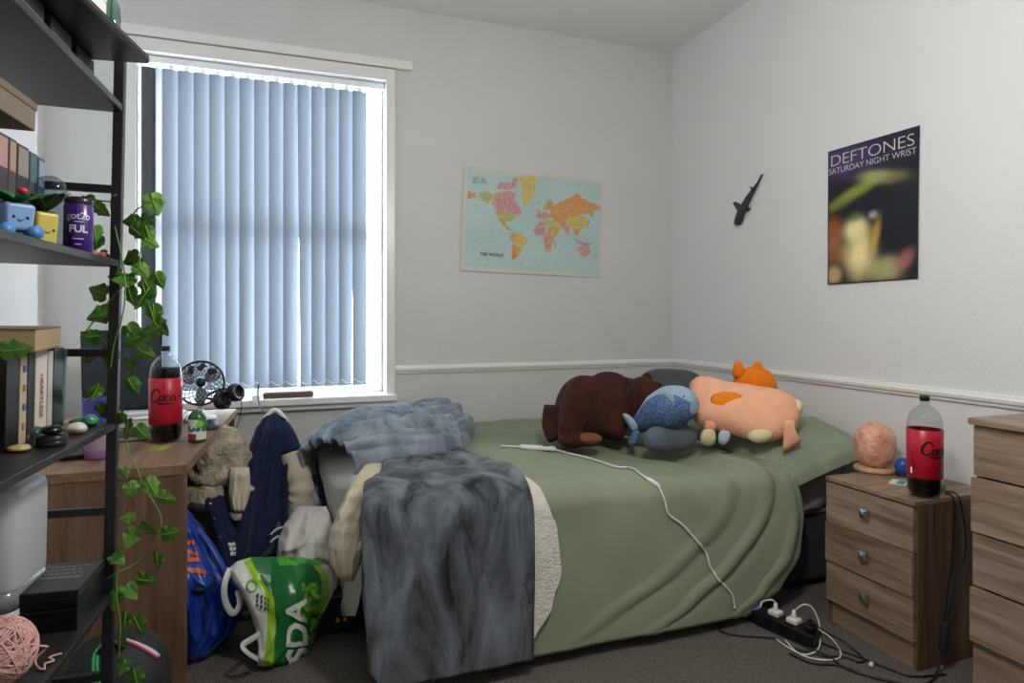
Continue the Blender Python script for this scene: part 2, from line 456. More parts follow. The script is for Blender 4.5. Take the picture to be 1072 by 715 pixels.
for k, (z0, z1) in enumerate(dz):
    pull = (.000, .006, .0)[k]
    b = MB(); b.box(NX0-pull, NX0+.0165-pull, NY0+.004, NY1-.004, z0, z1, .0012)
    b.box(NX0+.02, NX1-.03, NY0+tk+.012, NY1-tk-.012, z0+.02, z1-.03)
    d = b.obj('drawer', m_woodY, t); pyramid_knob(NX0-pull, (NY0+NY1)/2, (z0+z1)/2+.005, .017, d)

# ------------------------------------------------------------------ chest of drawers at the right edge
CX0, CX1, CY1, CZ = 1.98, 2.39, 1.355, .889
CY0 = CY1-.80
t = thing('chest_of_drawers', 'tall walnut chest of drawers with plain slab fronts by the right wall', 'chest of drawers', ((CX0+CX1)/2, (CY0+CY1)/2, 0))
b = MB(); b.box(CX0+.018, CX1, CY1-.018, CY1, 0, CZ-.02, .001).box(CX0+.018, CX1, CY0, CY0+.018, 0, CZ-.02, .001).box(CX1-.01, CX1-.002, CY0+.018, CY1-.018, 0, CZ-.02)
b.box(CX0+.03, CX1-.01, CY0+.018, CY1-.018, .03, .05)
b.obj('carcass', m_woodShade, t)
b = MB(); b.box(CX0-.014, CX1, CY0-.008, CY1+.006, CZ-.02, CZ, .002); b.obj('chest_top', m_woodY, t)
b = MB(); b.box(CX0+.03, CX0+.046, CY0+.018, CY1-.018, 0, .03, .001); b.obj('plinth', m_woodY, t)
zz = CZ-.024; hs = (.156, .168, .164, .166, .16)
for k, h in enumerate(hs):
    pull = (.0, .012, .004, .018, .003)[k]; z0 = zz-h+.006
    b = MB(); b.box(CX0-pull, CX0+.018-pull, CY0+.002, CY1-.002, z0, zz, .0012); b.box(CX0+.02, CX1-.03, CY0+.03, CY1-.03, z0+.02, zz-.03)
    b.obj('drawer', m_woodY, t); zz = z0-.006

# ------------------------------------------------------------------ desk along the left, under the window
DX0, DX1, DY0, DY1, DZ = -.70, -.235, 2.19, 3.42, .74
t = thing('desk', 'walnut desk with a solid end panel below the window', 'desk', ((DX0+DX1)/2, (DY0+DY1)/2, 0))
b = MB(); b.add([(-1.0, DY0, DZ-.028), (-.272, DY0, DZ-.028), (-.205, DY1, DZ-.028), (-1.0, DY1, DZ-.028), (-1.0, DY0, DZ), (-.272, DY0, DZ), (-.205, DY1, DZ), (-1.0, DY1, DZ)],
    [(0, 3, 2, 1), (4, 5, 6, 7), (0, 1, 5, 4), (1, 2, 6, 5), (2, 3, 7, 6), (3, 0, 4, 7)], 0, False)
# keep clear of the chimney breast: the top starts at its face in front of y = 2.4
b.v = [Vector((max(p.x, -.715) if p.y < 2.4 else p.x, p.y, p.z)) for p in b.v]
b.obj('desk_top', m_deskX, t)
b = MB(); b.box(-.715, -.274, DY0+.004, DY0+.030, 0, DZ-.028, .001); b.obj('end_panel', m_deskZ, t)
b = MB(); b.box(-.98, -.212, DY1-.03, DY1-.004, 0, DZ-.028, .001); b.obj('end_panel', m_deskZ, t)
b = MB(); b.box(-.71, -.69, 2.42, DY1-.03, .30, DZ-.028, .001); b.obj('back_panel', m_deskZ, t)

# ------------------------------------------------------------------ black metal shelving unit (leans very slightly)
MS = Matrix.Translation((-.342, 1.678, 1.2)) @ Matrix.Rotation(math.radians(-3.4), 4, 'Z') @ Matrix.Rotation(math.radians(1.08), 4, 'Y') @ Matrix.Translation((0, 0, -1.2))
MSI = MS.inverted()
SW, SL_ = .30, .80                     # depth to the wall, length towards the camera
SZ = (1.676, 1.324, .958, .573, .20)   # shelf heights (top faces)
def PS(u, v, z):
    a = MSI @ EYE; d = MSI.to_3x3() @ ray(u, v); return a+d*((z-a.z)/d.z)
def PSX(u, v, x):
    a = MSI @ EYE; d = MSI.to_3x3() @ ray(u, v); return a+d*((x-a.x)/d.x)
def on_shelf(name, label, cat, x, y, z, rz=0, group=None):
    return thing(name, label, cat, group=group, mat=MS @ Matrix.Translation((x, y, z)) @ Matrix.Rotation(rz, 4, 'Z'))
t = thing('shelving_unit', 'tall black metal shelving unit trailing ivy at the left edge', 'shelving unit', mat=MS @ Matrix.Translation((-SW/2, -SL_/2, .01)))
TI = (MS @ Matrix.Translation((-SW/2, -SL_/2, .01))).inverted() @ MS       # shelf coordinates -> the unit's own
def spart(b, name, m): b.v = [TI @ p for p in b.v]; return b.obj(name, m, t, world=False)
pw, pd = .021, .021
for x in (-SW, -pw):
    for y in (-SL_, -pd):
        z0 = .0 if x > -.1 else .006
        b = MB(); b.box(x, x+pw, y, y+pd, z0, 1.822, .002); spart(b, 'post', m_blackmetal)
for z in SZ:
    b = MB(); b.box(-SW+.002, -.002, -SL_+.002, -.002, z-.015, z, .0015); spart(b, 'shelf_board', m_blackboard)
for y in (-SL_+.002, -pd+.002):
    for z in (1.484, 1.115, .759, .388):
        b = MB(); b.box(-SW+pw, -pw, y, y+.017, z-.0085, z+.0085, .001); spart(b, 'rung', m_blackmetal)
    b = MB(); b.box(-SW+pw, -pw, y, y+.017, 1.803, 1.82, .001); spart(b, 'rung', m_blackmetal)

# ------------------------------------------------------------------ bed
BXF, BYF = .32, 2.20                      # foot and front edges of the divan
m_divan = M('divan_fabric', '#2c2d30', .85, col2='#36373a', scale=200, bump=.3, bscale=400)
m_matt = M('mattress_ticking', '#a9a49a', .85, col2='#b5b0a6', scale=60)
m_sheet = M('grey_sheet', '#8d8b8b', .85, bump=.2, bscale=30)
bed = thing('bed', 'double divan bed with a dark base in the corner under the dado rail', 'bed', ((BXF+2.36)/2, (BYF+3.55)/2, 0))
b = MB(); b.box(BXF, 2.36, BYF, 3.55, .03, .325, .02, seg=3); b.obj('divan_base', m_divan, bed)
for x in (BXF+.08, 2.28):
    for y in (BYF+.08, 3.47): MB().lathe([(.022, 0), (.025, .03)], 16, (x, y, 0), cap0=True).obj('leg', m_blackmat, bed)
b = MB(); b.box(BXF, 2.36, BYF-.005, 3.55, .327, .345, .008); b.obj('mattress_border', M('tan_mattress_border', '#8c7f6d', .8), bed)
def sheet_h(p): return .006*fbm(p.x*9, p.y*9, p.z*14)
b = MB(); b.box(BXF+.01, 2.36, BYF-.004, 3.545, .345, .545, .05, seg=4); mt = b.obj('mattress', m_sheet, bed)
# gathered frill of the fitted sheet at the head end
P = []
for i in range(50):
    x = 1.80+.56*i/49; row = []
    for j in range(14):
        q = j/13; z = .52-.165*q
        row.append(Vector((x, BYF-.012-.010*math.sin(x*75+4*math.sin(x*13)+q*2)*(.4+q)-.004*math.sin(q*9+x*20)-.02*q*(1-q)*2, z+.004*math.sin(x*50))))
    P.append(row)
o = MB().grid(P).obj('fitted_sheet', m_sheet, bed); solid(o, .004)

# ---- draping over the bed: p runs along x, q along y; past an edge the cloth bends over and hangs down to the floor
def drape(p, q, off=0., top=.585, R=.09, flare=.14, xf=BXF, yf=BYF-.03, floor=.008):
    ex, ey = max(0, xf-p), max(0, yf-q); d = math.hypot(ex, ey); R2 = R+off; zt = top+off
    bx, by = max(p, xf), max(q, yf)
    if d < 1e-9: return Vector((bx, by, zt))
    dx, dy = -ex/d, -ey/d
    a = R2*PI/2
    if d < a: out, drop = R2*math.sin(d/R2), R2*(1-math.cos(d/R2))
    else:
        l = d-a; out, drop = R2+l*flare, R2+l*.985
        mx = zt-floor-off*.3
        if drop > mx: out += (drop-mx)*.8; drop = mx
    return Vector((bx+dx*out, by+dy*out, zt-drop))

m_duvet = M('sage_green_cotton', '#7d8670', .85, col2='#868f79', scale=3, bump=.12, bscale=220, sheen=.25, spec=.2)
# sage duvet
NU, NV = 190, 170
def duvet_right(f):   # f 0 at the wall, 1 at the hem: x of the right-hand edge
    return interp([(0, 1.93), (.25, 1.93), (.50, 1.94), (.62, 1.97), (.72, 2.01), (.82, 2.03), (.90, 1.99), (.96, 1.88), (1.0, 1.74)], f)
P = []; Hh = []
qb, qf = 3.52, 2.17-.60
for i in range(NU):
    s = i/(NU-1); row = []; hr = []
    for j in range(NV):
        f = j/(NV-1)
        # denser towards the drop
        q = qb+(qf-qb)*f
        pl, pr = interp([(0, .30), (.6, .33), (1, .36)], f), duvet_right(f)
        p = pl+(pr-pl)*s
        row.append(drape(p, q, 0))
        h = .012*fbm(p*1.6, q*1.6, 3, 3)+.010
        drop = max(0, 2.17-q)
        # wrinkles fanning out from under the soft toys
        k = math.exp(-((p-1.62)/.42)**2)*ss(3.1, 2.55, q)*ss(1.98, 2.2, q)
        an = p*.93+q*.36
        h += k*(.034*ridge(an*7.5+ns(p*3, q*3)*.5, q*1.1, 5)+.020*ridge(an*15+ns(q*4, p*2)*.5, q*2.0, 9)+.006)
        k2 = ss(2.12, 2.3, q)*(1-k)
        h += k2*(.009*ridge(p*3+q*2, q*4, 1)+.008*ns(p*3, q*7, 2)+.005*ridge(p*7, q*8, 4))
        # soft vertical swags on the front drop
        g = ss(0, .2, drop)
        h += g*(.012*ns(p*3.4, q*1.0, 11)+.006*ns(p*8, q*2.2, 13))
        # deep creases running down beside the right-hand edge
        e = pr-p
        for cpos, wd, dp, sl in ((.06, .018, .018, .05), (.15, .030, .020, .34), (.34, .045, .010, .50)):
            c2 = cpos+sl*ss(.02, .62, drop)**1.3+.015*ns(drop*4, cpos*9)
            h -= dp*math.exp(-((e-c2)/wd)**2)*ss(-.16, .08, drop)*ss(.64, .45, drop)
            h += dp*.6*math.exp(-((e-c2+wd*1.6)/(wd*1.3))**2)*ss(-.16, .08, drop)*ss(.64, .45, drop)
        h += .02*math.exp(-(e/.05)**2)
        hr.append(max(-.016, h) if drop < .05 else h)
    P.append(row); Hh.append(hr)
A = displaced(P, Hh)
A[:, :, 2] = np.maximum(A[:, :, 2], .006); A[:, :, 1] = np.minimum(A[:, :, 1], YB-.025)
duvet = MB().grid([[Vector(A[i, j]) for j in range(NV)] for i in range(NU)]).obj('duvet', m_duvet)
tag(duvet, 'sage green duvet spread over the bed and hanging to the carpet', 'duvet'); solid(duvet, .02, -1)

# ---- grey fleece blanket with its sherpa lining, thrown over the foot half and bunched towards the wall
def velour(name, c1, c2, seam=True):
    m, nt, b = nodes(name); L = nt.links.new; tc = N(nt, 'ShaderNodeTexCoord')
    mp = N(nt, 'ShaderNodeMapping'); mp.inputs['Scale'].default_value = (3.4, 3.0, .9); L(tc.outputs['Object'], mp.inputs[0])
    n1 = N(nt, 'ShaderNodeTexNoise'); n1.inputs['Scale'].default_value = 2.4; n1.inputs['Detail'].default_value = 7; n1.inputs['Roughness'].default_value = .62; n1.inputs['Distortion'].default_value = .8; L(mp.outputs[0], n1.inputs['Vector'])
    cr_ = N(nt, 'ShaderNodeValToRGB'); e = cr_.color_ramp.elements; e[0].position = .38; e[0].color = lin(c1); e[1].position = .66; e[1].color = lin(c2)
    L(n1.outputs['Fac'], cr_.inputs[0]); L(cr_.outputs[0], b.inputs['Base Color'])
    b.inputs['Roughness'].default_value = .7; b.inputs['Sheen Weight'].default_value = .25; b.inputs['Sheen Roughness'].default_value = .35; b.inputs['Specular IOR Level'].default_value = .15
    n2 = N(nt, 'ShaderNodeTexNoise'); n2.inputs['Scale'].default_value = 130; n2.inputs['Detail'].default_value = 2; L(tc.outputs['Object'], n2.inputs['Vector'])
    bp = N(nt, 'ShaderNodeBump'); bp.inputs['Strength'].default_value = .25; bp.inputs['Distance'].default_value = .004; L(n2.outputs['Fac'], bp.inputs['Height']); L(bp.outputs[0], b.inputs['Normal'])
    return m
m_velour = velour('grey_velour', '#212529', '#747a82')  # nap mottle, contrast raised to paint fold shade and highlights
m_velour_lit = velour('grey_velour_lit', '#5f6b77', '#97a2ad')  # same fleece, lighter and bluer to paint window light on the bunched end
m_sherpa = M('sherpa_pile', '#c9c6bd', .95, col2='#d8d5cc', scale=40, bump=1, bscale=120, bdist=.008, spec=.1)
m_cream = M('cream_fleece', '#c9bc9c', .95, col2='#d3cfc4', scale=4, bump=.5, bscale=140, spec=.1, sheen=.3)
m_offwhite = M('off_white_sheet', '#c9c6bf', .9, bump=.2, bscale=60, spec=.15)
m_pipe = M('dark_piping', '#2c3238', .7)

bk = thing('fleece_blanket', 'grey fleece blanket with white sherpa lining thrown across the foot of the bed', 'blanket', (.5, 2.5, .6))
NU, NV = 120, 150
def throw_grid(pl, pr, q0, q1, off, amp=1., seed=0, NU=NU, NV=NV):
    P = []; Hh = []
    for i in range(NU):
        s = i/(NU-1); row = []; hr = []
        for j in range(NV):
            f = j/(NV-1); q = q0+(q1-q0)*f
            a, c = pl(f), pr(f); p = a+(c-a)*s
            row.append(drape(p, q, off, flare=.15)); drop = max(0, 2.17-q); g = ss(.0, .3, drop)
            h = .006*fbm(p*3, q*3, 7+seed, 3)
            h += amp*g*(.020*ns(p*5.2+ns(q, p)*.3, q*1.2, 21+seed)+.012*ridge(p*7, q*1.3, 23+seed))
            h += amp*(1-g)*(.012*ridge(p*6+q*3, q*5-p*2, 27+seed)+.010*ridge(p*11, q*9, 29+seed)*ss(2.2, 2.5, q))
            h -= .0022*math.exp(-((((p*9.5) % 1)-.5)/.07)**2)*g
            hr.append(h)
        P.append(row); Hh.append(hr)
    A = displaced(P, Hh); A[:, :, 2] = np.maximum(A[:, :, 2], .010+off*.2)
    return [[Vector(A[i, j]) for j in range(NV)] for i in range(NU)]
pl_ = lambda f: interp([(0, .42), (.30, .36), (.45, .27), (.75, .15), (.92, .13), (1, .22)], f)
pr_ = lambda f: interp([(0, .72), (.25, .76), (.36, .80), (.5, .815), (.8, .80), (1, .785)], f)
G = throw_grid(pl_, pr_, 2.78, 2.17-.655, .045)
o = MB().grid(G).obj('hanging_drop', m_velour, bk); solid(o, .016)
edge = [G[0][j] for j in range(NV)]+[G[i][-1] for i in range(NU)]+[G[-1][j] for j in reversed(range(20, NV))]
MB().tube(edge[::2], .0075, 6).obj('piped_edge', m_pipe, bk)
prl = lambda f: interp([(0, .74), (.10, .76), (.2, .825), (.32, .865), (.52, .905), (.72, .915), (.88, .87), (1, .80)], f)
G2 = throw_grid(lambda f: .70, prl, 2.32, 2.17-.56, .022, .5, 3, 50, 110)
o = MB().grid(G2).obj('sherpa_lining', m_sherpa, bk); o['label'] = 'white sherpa lining'; solid(o, .012)
MB().tube([G2[-1][j] for j in range(30, 110, 2)], .006, 6).obj('piped_edge', m_pipe, bk)
# bunched end: a long heap of folds from the foot corner to the wall
A0, A1 = Vector((.17, 2.74, .58)), Vector((.88, 3.36, .58)); ax = (A1-A0).normalized(); ac = Vector((ax.y, -ax.x, 0))
P = []; Hh = []; nu, nv = 150, 110; Lh = (A1-A0).length
for i in range(nu):
    s = i/(nu-1); row = []; hr = []
    hw = interp([(0, .12), (.12, .20), (.35, .27), (.6, .30), (.85, .26), (1, .12)], s)*1.0
    hh = interp([(0, .05), (.1, .09), (.3, .115), (.55, .085), (.8, .07), (.93, .08), (1, .04)], s)
    for j in range(nv):
        c = 2*j/(nv-1)-1
        p = A0+ax*(s*Lh)+ac*(c*hw*(1+(.35*ss(.75, .2, s) if c > 0 else 0))+.05*math.sin(s*5))
        prof = max(0, 1-abs(c)**2.6)**.6
        base = .605
        ex = max(0, BXF-p.x); base -= .9*ex*ex if ex > 0 else 0
        z = base+hh*prof
        row.append(Vector((p.x, p.y, z)))
        w1 = fbm(s*3, c*1.5, 2, 3)*.35
        h = .036*ridge(s*1.4+c*1.0+w1, c*2.6-s*1.4, 31)+.034*ridge(s*2.4+c*1.2+w1*2, c*5.5-s*2.5, 33)+.016*ridge(s*6+w1*3, c*10-s*4, 35)
        hr.append(h*prof**.5-.012)
    P.append(row); Hh.append(hr)
for row in P:
    for e_, p_ in ((0, row[0]), (0, row[-1]), (1, row[1]), (1, row[-2])): p_.z -= (.07, .03)[e_]
Ab = displaced(P, -np.array(Hh)) if False else displaced(P, Hh)
test = np.cross(Ab[60, 50]-Ab[59, 50], Ab[60, 51]-Ab[60, 50])
if test[2] < 0: Ab = displaced(P, -np.array(Hh))
for _ in range(2): Ab[1:-1, 1:-1] = .4*Ab[1:-1, 1:-1]+.15*(Ab[2:, 1:-1]+Ab[:-2, 1:-1]+Ab[1:-1, 2:]+Ab[1:-1, :-2])
Ab[:, :, 1] = np.minimum(Ab[:, :, 1], YB-.03)
o = MB().grid([[Vector(Ab[i, j]) for j in range(nv)] for i in range(nu)]).obj('bunched_end', m_velour_lit, bk); solid(o, .012)
# turned-back corner standing up at the wall end
P = []
for i in range(26):
    s = i/25; row = []
    for j in range(20):
        c = j/19
        x = .60+.28*s; y = 3.22+.10*c-.07*math.sin(s*PI); z = .60+(.105*math.sin(PI*min(1, s*1.05))**.7)*math.sin(PI*c)**.6+.008*ridge(s*5, c*4, 3)
        row.append(Vector((x, y, z)))
    P.append(row)
o = MB().grid(P).obj('turned_back_corner', m_velour_lit, bk); solid(o, .012)
MB().tube([P[i][10]+Vector((0, -.004, .006)) for i in range(2, 25)], .007, 6).obj('piped_edge', m_pipe, bk)

# ---- cream throw and off-white sheet slipping off the foot of the bed
def hang(name, mat, y0, y1, drop_keys, x_in, off, out, seed, th, label=None, cat=None, lump=.02, nu=70, nv=80):
    P = []; Hh = []
    for i in range(nu):
        s = i/(nu-1); row = []; hr = []; q = y0+(y1-y0)*s
        dl = interp(drop_keys, s)
        for j in range(nv):
            f = j/(nv-1); p = x_in+(BXF-dl-x_in)*f
            v = drape(p, q, off, flare=out, yf=-9, floor=.02)
            row.append(v); dd = max(0, BXF-p); g = ss(0, .2, dd)
            hr.append(lump*(ridge(s*3.0+ns(f*2, s)*.4, f*1.2, seed)*g+.6*ns(s*7, f*3, seed+2)*g+.4*ridge(s*4, f*5, seed+4)))
        P.append(row); Hh.append(hr)
    A = displaced(P, Hh); t0 = np.cross(A[1, 5]-A[0, 5], A[0, 6]-A[0, 5])
    if t0[2] < 0: A = displaced(P, -np.array(Hh))
    A[:, :, 2] = np.maximum(A[:, :, 2], .012)
    o = MB().grid([[Vector(A[i, j]) for j in range(nv)] for i in range(nu)]).obj(name, mat)
    solid(o, th); 
    if label: tag(o, label, cat)
    return o

# ------------------------------------------------------------------ pillows and cushions on the bed
m_pillow = M('sage_pillowcase', '#7f8c78', .85, col2='#89957f', scale=4, bump=.15, bscale=200, sheen=.2, spec=.2)
m_plushgrey = M('charcoal_plush', '#4c5355', .95, col2='#565e60', scale=12, bump=.5, bscale=200, sheen=.4, spec=.1)
m_plushslate = M('slate_plush', '#545d63', .95, col2='#606a70', scale=12, bump=.5, bscale=200, sheen=.4, spec=.1)
def lerp(a, c, t): return a+(c-a)*t
# sage pillow: stuffed rectangle with pinched corners, sagging over the front edge of the mattress
c00, c10, c11, c01 = Vector((1.92, 2.09, .56)), Vector((2.375, 2.02, .665)), Vector((2.385, 2.72, .685)), Vector((1.86, 2.76, .62))
nr = (c10-c00).cross(c01-c00).normalized(); nu = 46
top, bot = [], []
for i in range(nu):
    s = i/(nu-1); r1, r2 = [], []
    for j in range(nu):
        q = j/(nu-1); e = (4*s*(1-s))*(4*q*(1-q))
        p = lerp(lerp(c00, c10, s), lerp(c01, c11, s), q)
        cen = (c00+c11)/2
        inset = .06*((4*s*(1-s))**.8*(1-4*q*(1-q))**2+(4*q*(1-q))**.8*(1-4*s*(1-s))**2)
        p = p+(cen-p)*inset
        h = .085*max(0, e)**.42
        wr = .012*ridge(s*5, q*5, 71)*e**.25*(1-e)**.5*2+.006*fbm(s*5, q*5, 5, 3)*e**.3
        sag = -.10*ss(.35, 0, q)**1.3*(1-s*.5)
        r1.append(p+nr*(h+wr)+Vector((0, 0, sag))); r2.append(p-nr*(h*.55)+Vector((0, 0, sag)))
    top.append(r1); bot.append(r2)
b = MB().grid(top).grid(bot, flip=True)
pil = b.obj('pillow', m_pillow); tag(pil, 'sage green pillow slumped at the head of the bed under the peach soft toy', 'pillow')
# charcoal pillow standing in the corner
ctr = PD(701, 408, 3.60)
vd = (EYE-ctr).normalized()
n1 = Vector((-.52, -.80, .30)).normalized()
def outl(px, c, n): return [PP(u, v, c, n) for u, v in px]
o = outl([(664, 425), (668, 398), (682, 387), (705, 386), (725, 389), (738, 400), (740, 425), (700, 434)], ctr, n1)
b = MB().cushion(o, ctr, n1, .085, disp=lambda q: .008*fbm(q.x*8, q.y*8, q.z*8, 3)); tag(b.obj('cushion', m_plushgrey), 'charcoal plush cushion propped in the corner behind the blue whale', 'cushion')
# slate roll cushion in front
c0, c1 = PD(675, 462, 2.78), PD(728, 455, 2.86); pts = [lerp(c0, c1, k/12) for k in range(13)]
rs = [.062*max(.12, (1-abs(2*k/12-1)**3.2))**.45*(1+.04*math.sin(k)) for k in range(13)]
b = MB().tube(pts, rs, 24); o = b.obj('bolster_cushion', m_plushslate); tag(o, 'small slate-grey bolster cushion lying under the blue whale toy', 'cushion')
o.modifiers.new('s', 'SUBSURF').render_levels = 1; bake(o)

# ------------------------------------------------------------------ brown soft toy curled on the bed
m_brown = M('dark_brown_plush', '#3a201b', .95, col2='#472822', scale=14, bump=.8, bscale=90, bdist=.008, sheen=.12, spec=.1)
m_brownlight = M('brown_paw_plush', '#7a4a34', .95, bump=.5, bscale=120, sheen=.4, spec=.1)
ctr = PD(633, 432, 3.05); vd = ray(633, 432).normalized()
toy = thing('brown_soft_toy', 'big dark brown plush animal curled up with its back to the wall', 'soft toy', (ctr.x, ctr.y, .60))
q = lambda u, v, d: PD(u, v, 3.05+d)
b = MB()
R_ = RGT
rotv = Matrix(((RGT.x, FWD.x, 0), (RGT.y, FWD.y, 0), (0, 0, 1)))
b.ell(q(612, 428, .06), (.145, .16, .165), rotv).ell(q(637, 424, .08), (.15, .17, .165), rotv).ell(q(657, 425, .10), (.12, .14, .14), rotv)
b.tube(curve([q(612, 405, -.02), q(603, 422, -.07), q(597, 445, -.10), q(596, 459, -.11)], 5), [.075, .076, .076, .074, .072, .070, .068, .066, .064, .062, .060, .058, .056, .054, .052, .048], 14)
b.ell(q(600, 461, -.13), (.075, .06, .035), rotv)
b.tube(curve([q(582, 425, .02), q(580, 445, 0), q(586, 458, -.02)], 5), [.06]*11, 12)
b.tube(curve([q(640, 420, 0), q(646, 438, -.05), q(640, 456, -.08)], 5), [.07, .07, .068, .066, .064, .062, .06, .058, .056, .054, .05], 14)
body = b.obj('body', m_brown, toy); fuse(body, .009, 8)
b = MB(); b.ell(q(673, 416, -.03), (.085, .10, .10), rotv).ell(q(687, 421, -.05), (.055, .07, .065), rotv).ell(q(660, 428, 0), (.07, .08, .09), rotv)
hd = b.obj('head', m_brown, toy); fuse(hd, .008, 6)
for u, v, d in ((677, 396, -.01), (688, 405, .07)):
    MB().ell(q(u, v, d), (.024, .016, .026), rotv).obj('ear', m_brown, hd)
MB().ell(q(616, 459, -.14), (.062, .05, .026), rotv).obj('paw', m_brownlight, toy)['label'] = 'lighter brown paw'
# neck band
pts = []
for k in range(18):
    a = PI*k/17-PI/2
    pts.append(q(656, 420, .02)+RGT*(.012*math.cos(a))+UP*(.112*math.sin(a))-FWD*(.145*math.cos(a)))
MB().tube(pts, .006, 6).obj('neck_seam', m_brown, toy)

# ------------------------------------------------------------------ blue whale soft toy
m_denim = M('denim_blue_fleck', '#3a5480', .9, col2='#7d93b8', scale=190, detail=2, lo=.42, hi=.66, bump=.2, bscale=200, spec=.1)
m_paleblue = M('pale_blue_plush', '#8fa3b6', .95, col2='#9db0c2', scale=30, bump=.4, bscale=200, sheen=.3, spec=.1)
w0 = PD(700, 430, 2.74)
toy = thing('whale_soft_toy', 'blue fabric whale toy with a paler back lying on the slate cushion', 'soft toy', (w0.x, w0.y, .66))
wp = [(727, 426, .030), (722, 425, .060), (713, 424, .084), (702, 426, .094), (690, 431, .084), (679, 438, .060), (670, 444, .040), (662, 449, .027), (656, 452, .020)]
pts = curve([PD(u, v, 2.74+.004*(720-u)) for u, v, r in wp], 5)
rs = []
for i in range(len(pts)):
    k = i/5; a = min(int(k), len(wp)-2); rs.append(lerp(wp[a][2], wp[a+1][2], k-a))
b = MB().tube(pts, rs, 28, up=Vector((0, 0, 1)), matfn=lambda i, j: 1 if (j < 4 or j >= 24) else 0)
b.obj('body', [m_denim, m_paleblue], toy)
wq = lambda u, v, d=0: PD(u, v, 2.62+.004*(720-u)+d)
f1 = [(664, 452), (658, 446), (653, 438), (652, 433), (658, 434), (665, 441), (668, 448)]
f2 = [(664, 450), (660, 456), (657, 464), (660, 467), (666, 464), (668, 457), (669, 451)]
for k, px in enumerate((f1, f2)):
    o = [wq(u, v, .03) for u, v in px]; c_ = sum(o, Vector())/len(o)
    MB().cushion(o, c_, -FWD, .020, rings=5, sub=3).obj('tail_fluke', (m_paleblue, m_denim)[k], toy)
o = [wq(u, v, .035) for u, v in [(694, 411), (699, 409), (704, 412), (706, 419), (705, 424), (701, 423), (697, 417)]]
MB().cushion(o, sum(o, Vector())/len(o), -FWD, .012, rings=5, sub=3).obj('flipper', m_paleblue, toy)
MB().ell(wq(716, 415, .032), (.004, .004, .004)).obj('eye', m_black, toy)

# ------------------------------------------------------------------ peach flat soft toy leaning on the pillow
m_peach = M('peach_plush', '#ecab8b', .95, col2='#f0b596', scale=20, bump=.35, bscale=220, sheen=.4, spec=.1)
m_orange = M('orange_plush', '#e27612', .9, col2='#e78222', scale=20, bump=.35, bscale=220, sheen=.3, spec=.1)
m_creamplush = M('cream_plush', '#d8caa0', .95, bump=.35, bscale=220, sheen=.3, spec=.1)
pc = PD(779, 430, 2.84); pn = Vector((-.40, -.58, .71)).normalized()
toy = thing('peach_soft_toy', 'large flat peach animal cushion with an orange spot lying on the pillow', 'soft toy', (pc.x, pc.y, .64))
pk = [(721, 414), (722, 401), (729, 397), (742, 399), (756, 403), (775, 405), (795, 409), (815, 412), (831, 418), (838, 428), (837, 442), (829, 452), (815, 460), (799, 463), (783, 459), (764, 453), (745, 448), (730, 444), (722, 432)]
ol = outl(pk, pc, pn)
MB().cushion(ol, pc, pn, .085, .05, rings=12, power=3.2, disp=lambda q: .006*fbm(q.x*7, q.y*7, q.z*7, 3)).obj('body', m_peach, toy)
def on_top(px, lift, name, mat, th, parent, label=None):
    o = outl(px, pc+pn*lift, pn); c_ = sum(o, Vector())/len(o)
    ob = MB().cushion(o, c_, pn, th, th, rings=6, sub=4).obj(name, mat, parent)
    if label: ob['label'] = label
    return ob
el = lambda u, v, a, c_, n=12: [(u+a*math.cos(2*PI*k/n), v+c_*math.sin(2*PI*k/n)) for k in range(n)]
on_top(el(762, 418, 18.5, 8.5), .078, 'spot', m_orange, .008, toy, 'orange oval spot')
on_top([(782, 455), (790, 451), (803, 450), (810, 454), (806, 460), (796, 463), (786, 461)], .030, 'muzzle_patch', m_creamplush, .028, toy, 'cream patch')
on_top([(828, 420), (836, 420), (841, 426), (838, 433), (832, 430)], .02, 'tail', m_creamplush, .03, toy, 'cream tail')
# a front leg strap with its cream foot, a white tag, and a hind leg
def leg(px, mat, th, d, name, lab=None):
    o = [PD(u, v, d) for u, v in px]; ob = MB().cushion(o, sum(o, Vector())/len(o), Vector((-.3, -.8, .5)), th, rings=5, sub=3).obj(name, mat, toy)
    if lab: ob['label'] = lab
    return ob
g = leg([(738, 441), (749, 443), (748, 452), (738, 451)], m_peach, .022, 2.80, 'leg'); 
f_ = [PD(u, v, 2.78) for u, v in [(736, 450), (748, 451), (749, 463), (742, 467), (733, 462)]]
MB().cushion(f_, sum(f_, Vector())/5, Vector((-.3, -.8, .5)), .024, rings=5, sub=3).obj('foot', m_creamplush, g)
g = leg([(754, 444), (766, 447), (764, 453), (755, 451)], m_peach, .018, 2.79, 'leg')
f_ = [PD(u, v, 2.77) for u, v in [(754, 451), (764, 452), (764, 460), (758, 466), (752, 462)]]
MB().cushion(f_, sum(f_, Vector())/5, Vector((-.3, -.8, .5)), .016, rings=5, sub=3).obj('foot', M('pale_lilac_plush', '#b9c0d6', .9), g)
leg([(820, 442), (831, 440), (833, 450), (838, 462), (828, 469), (820, 472), (820, 456)], m_peach, .016, 2.70, 'leg')

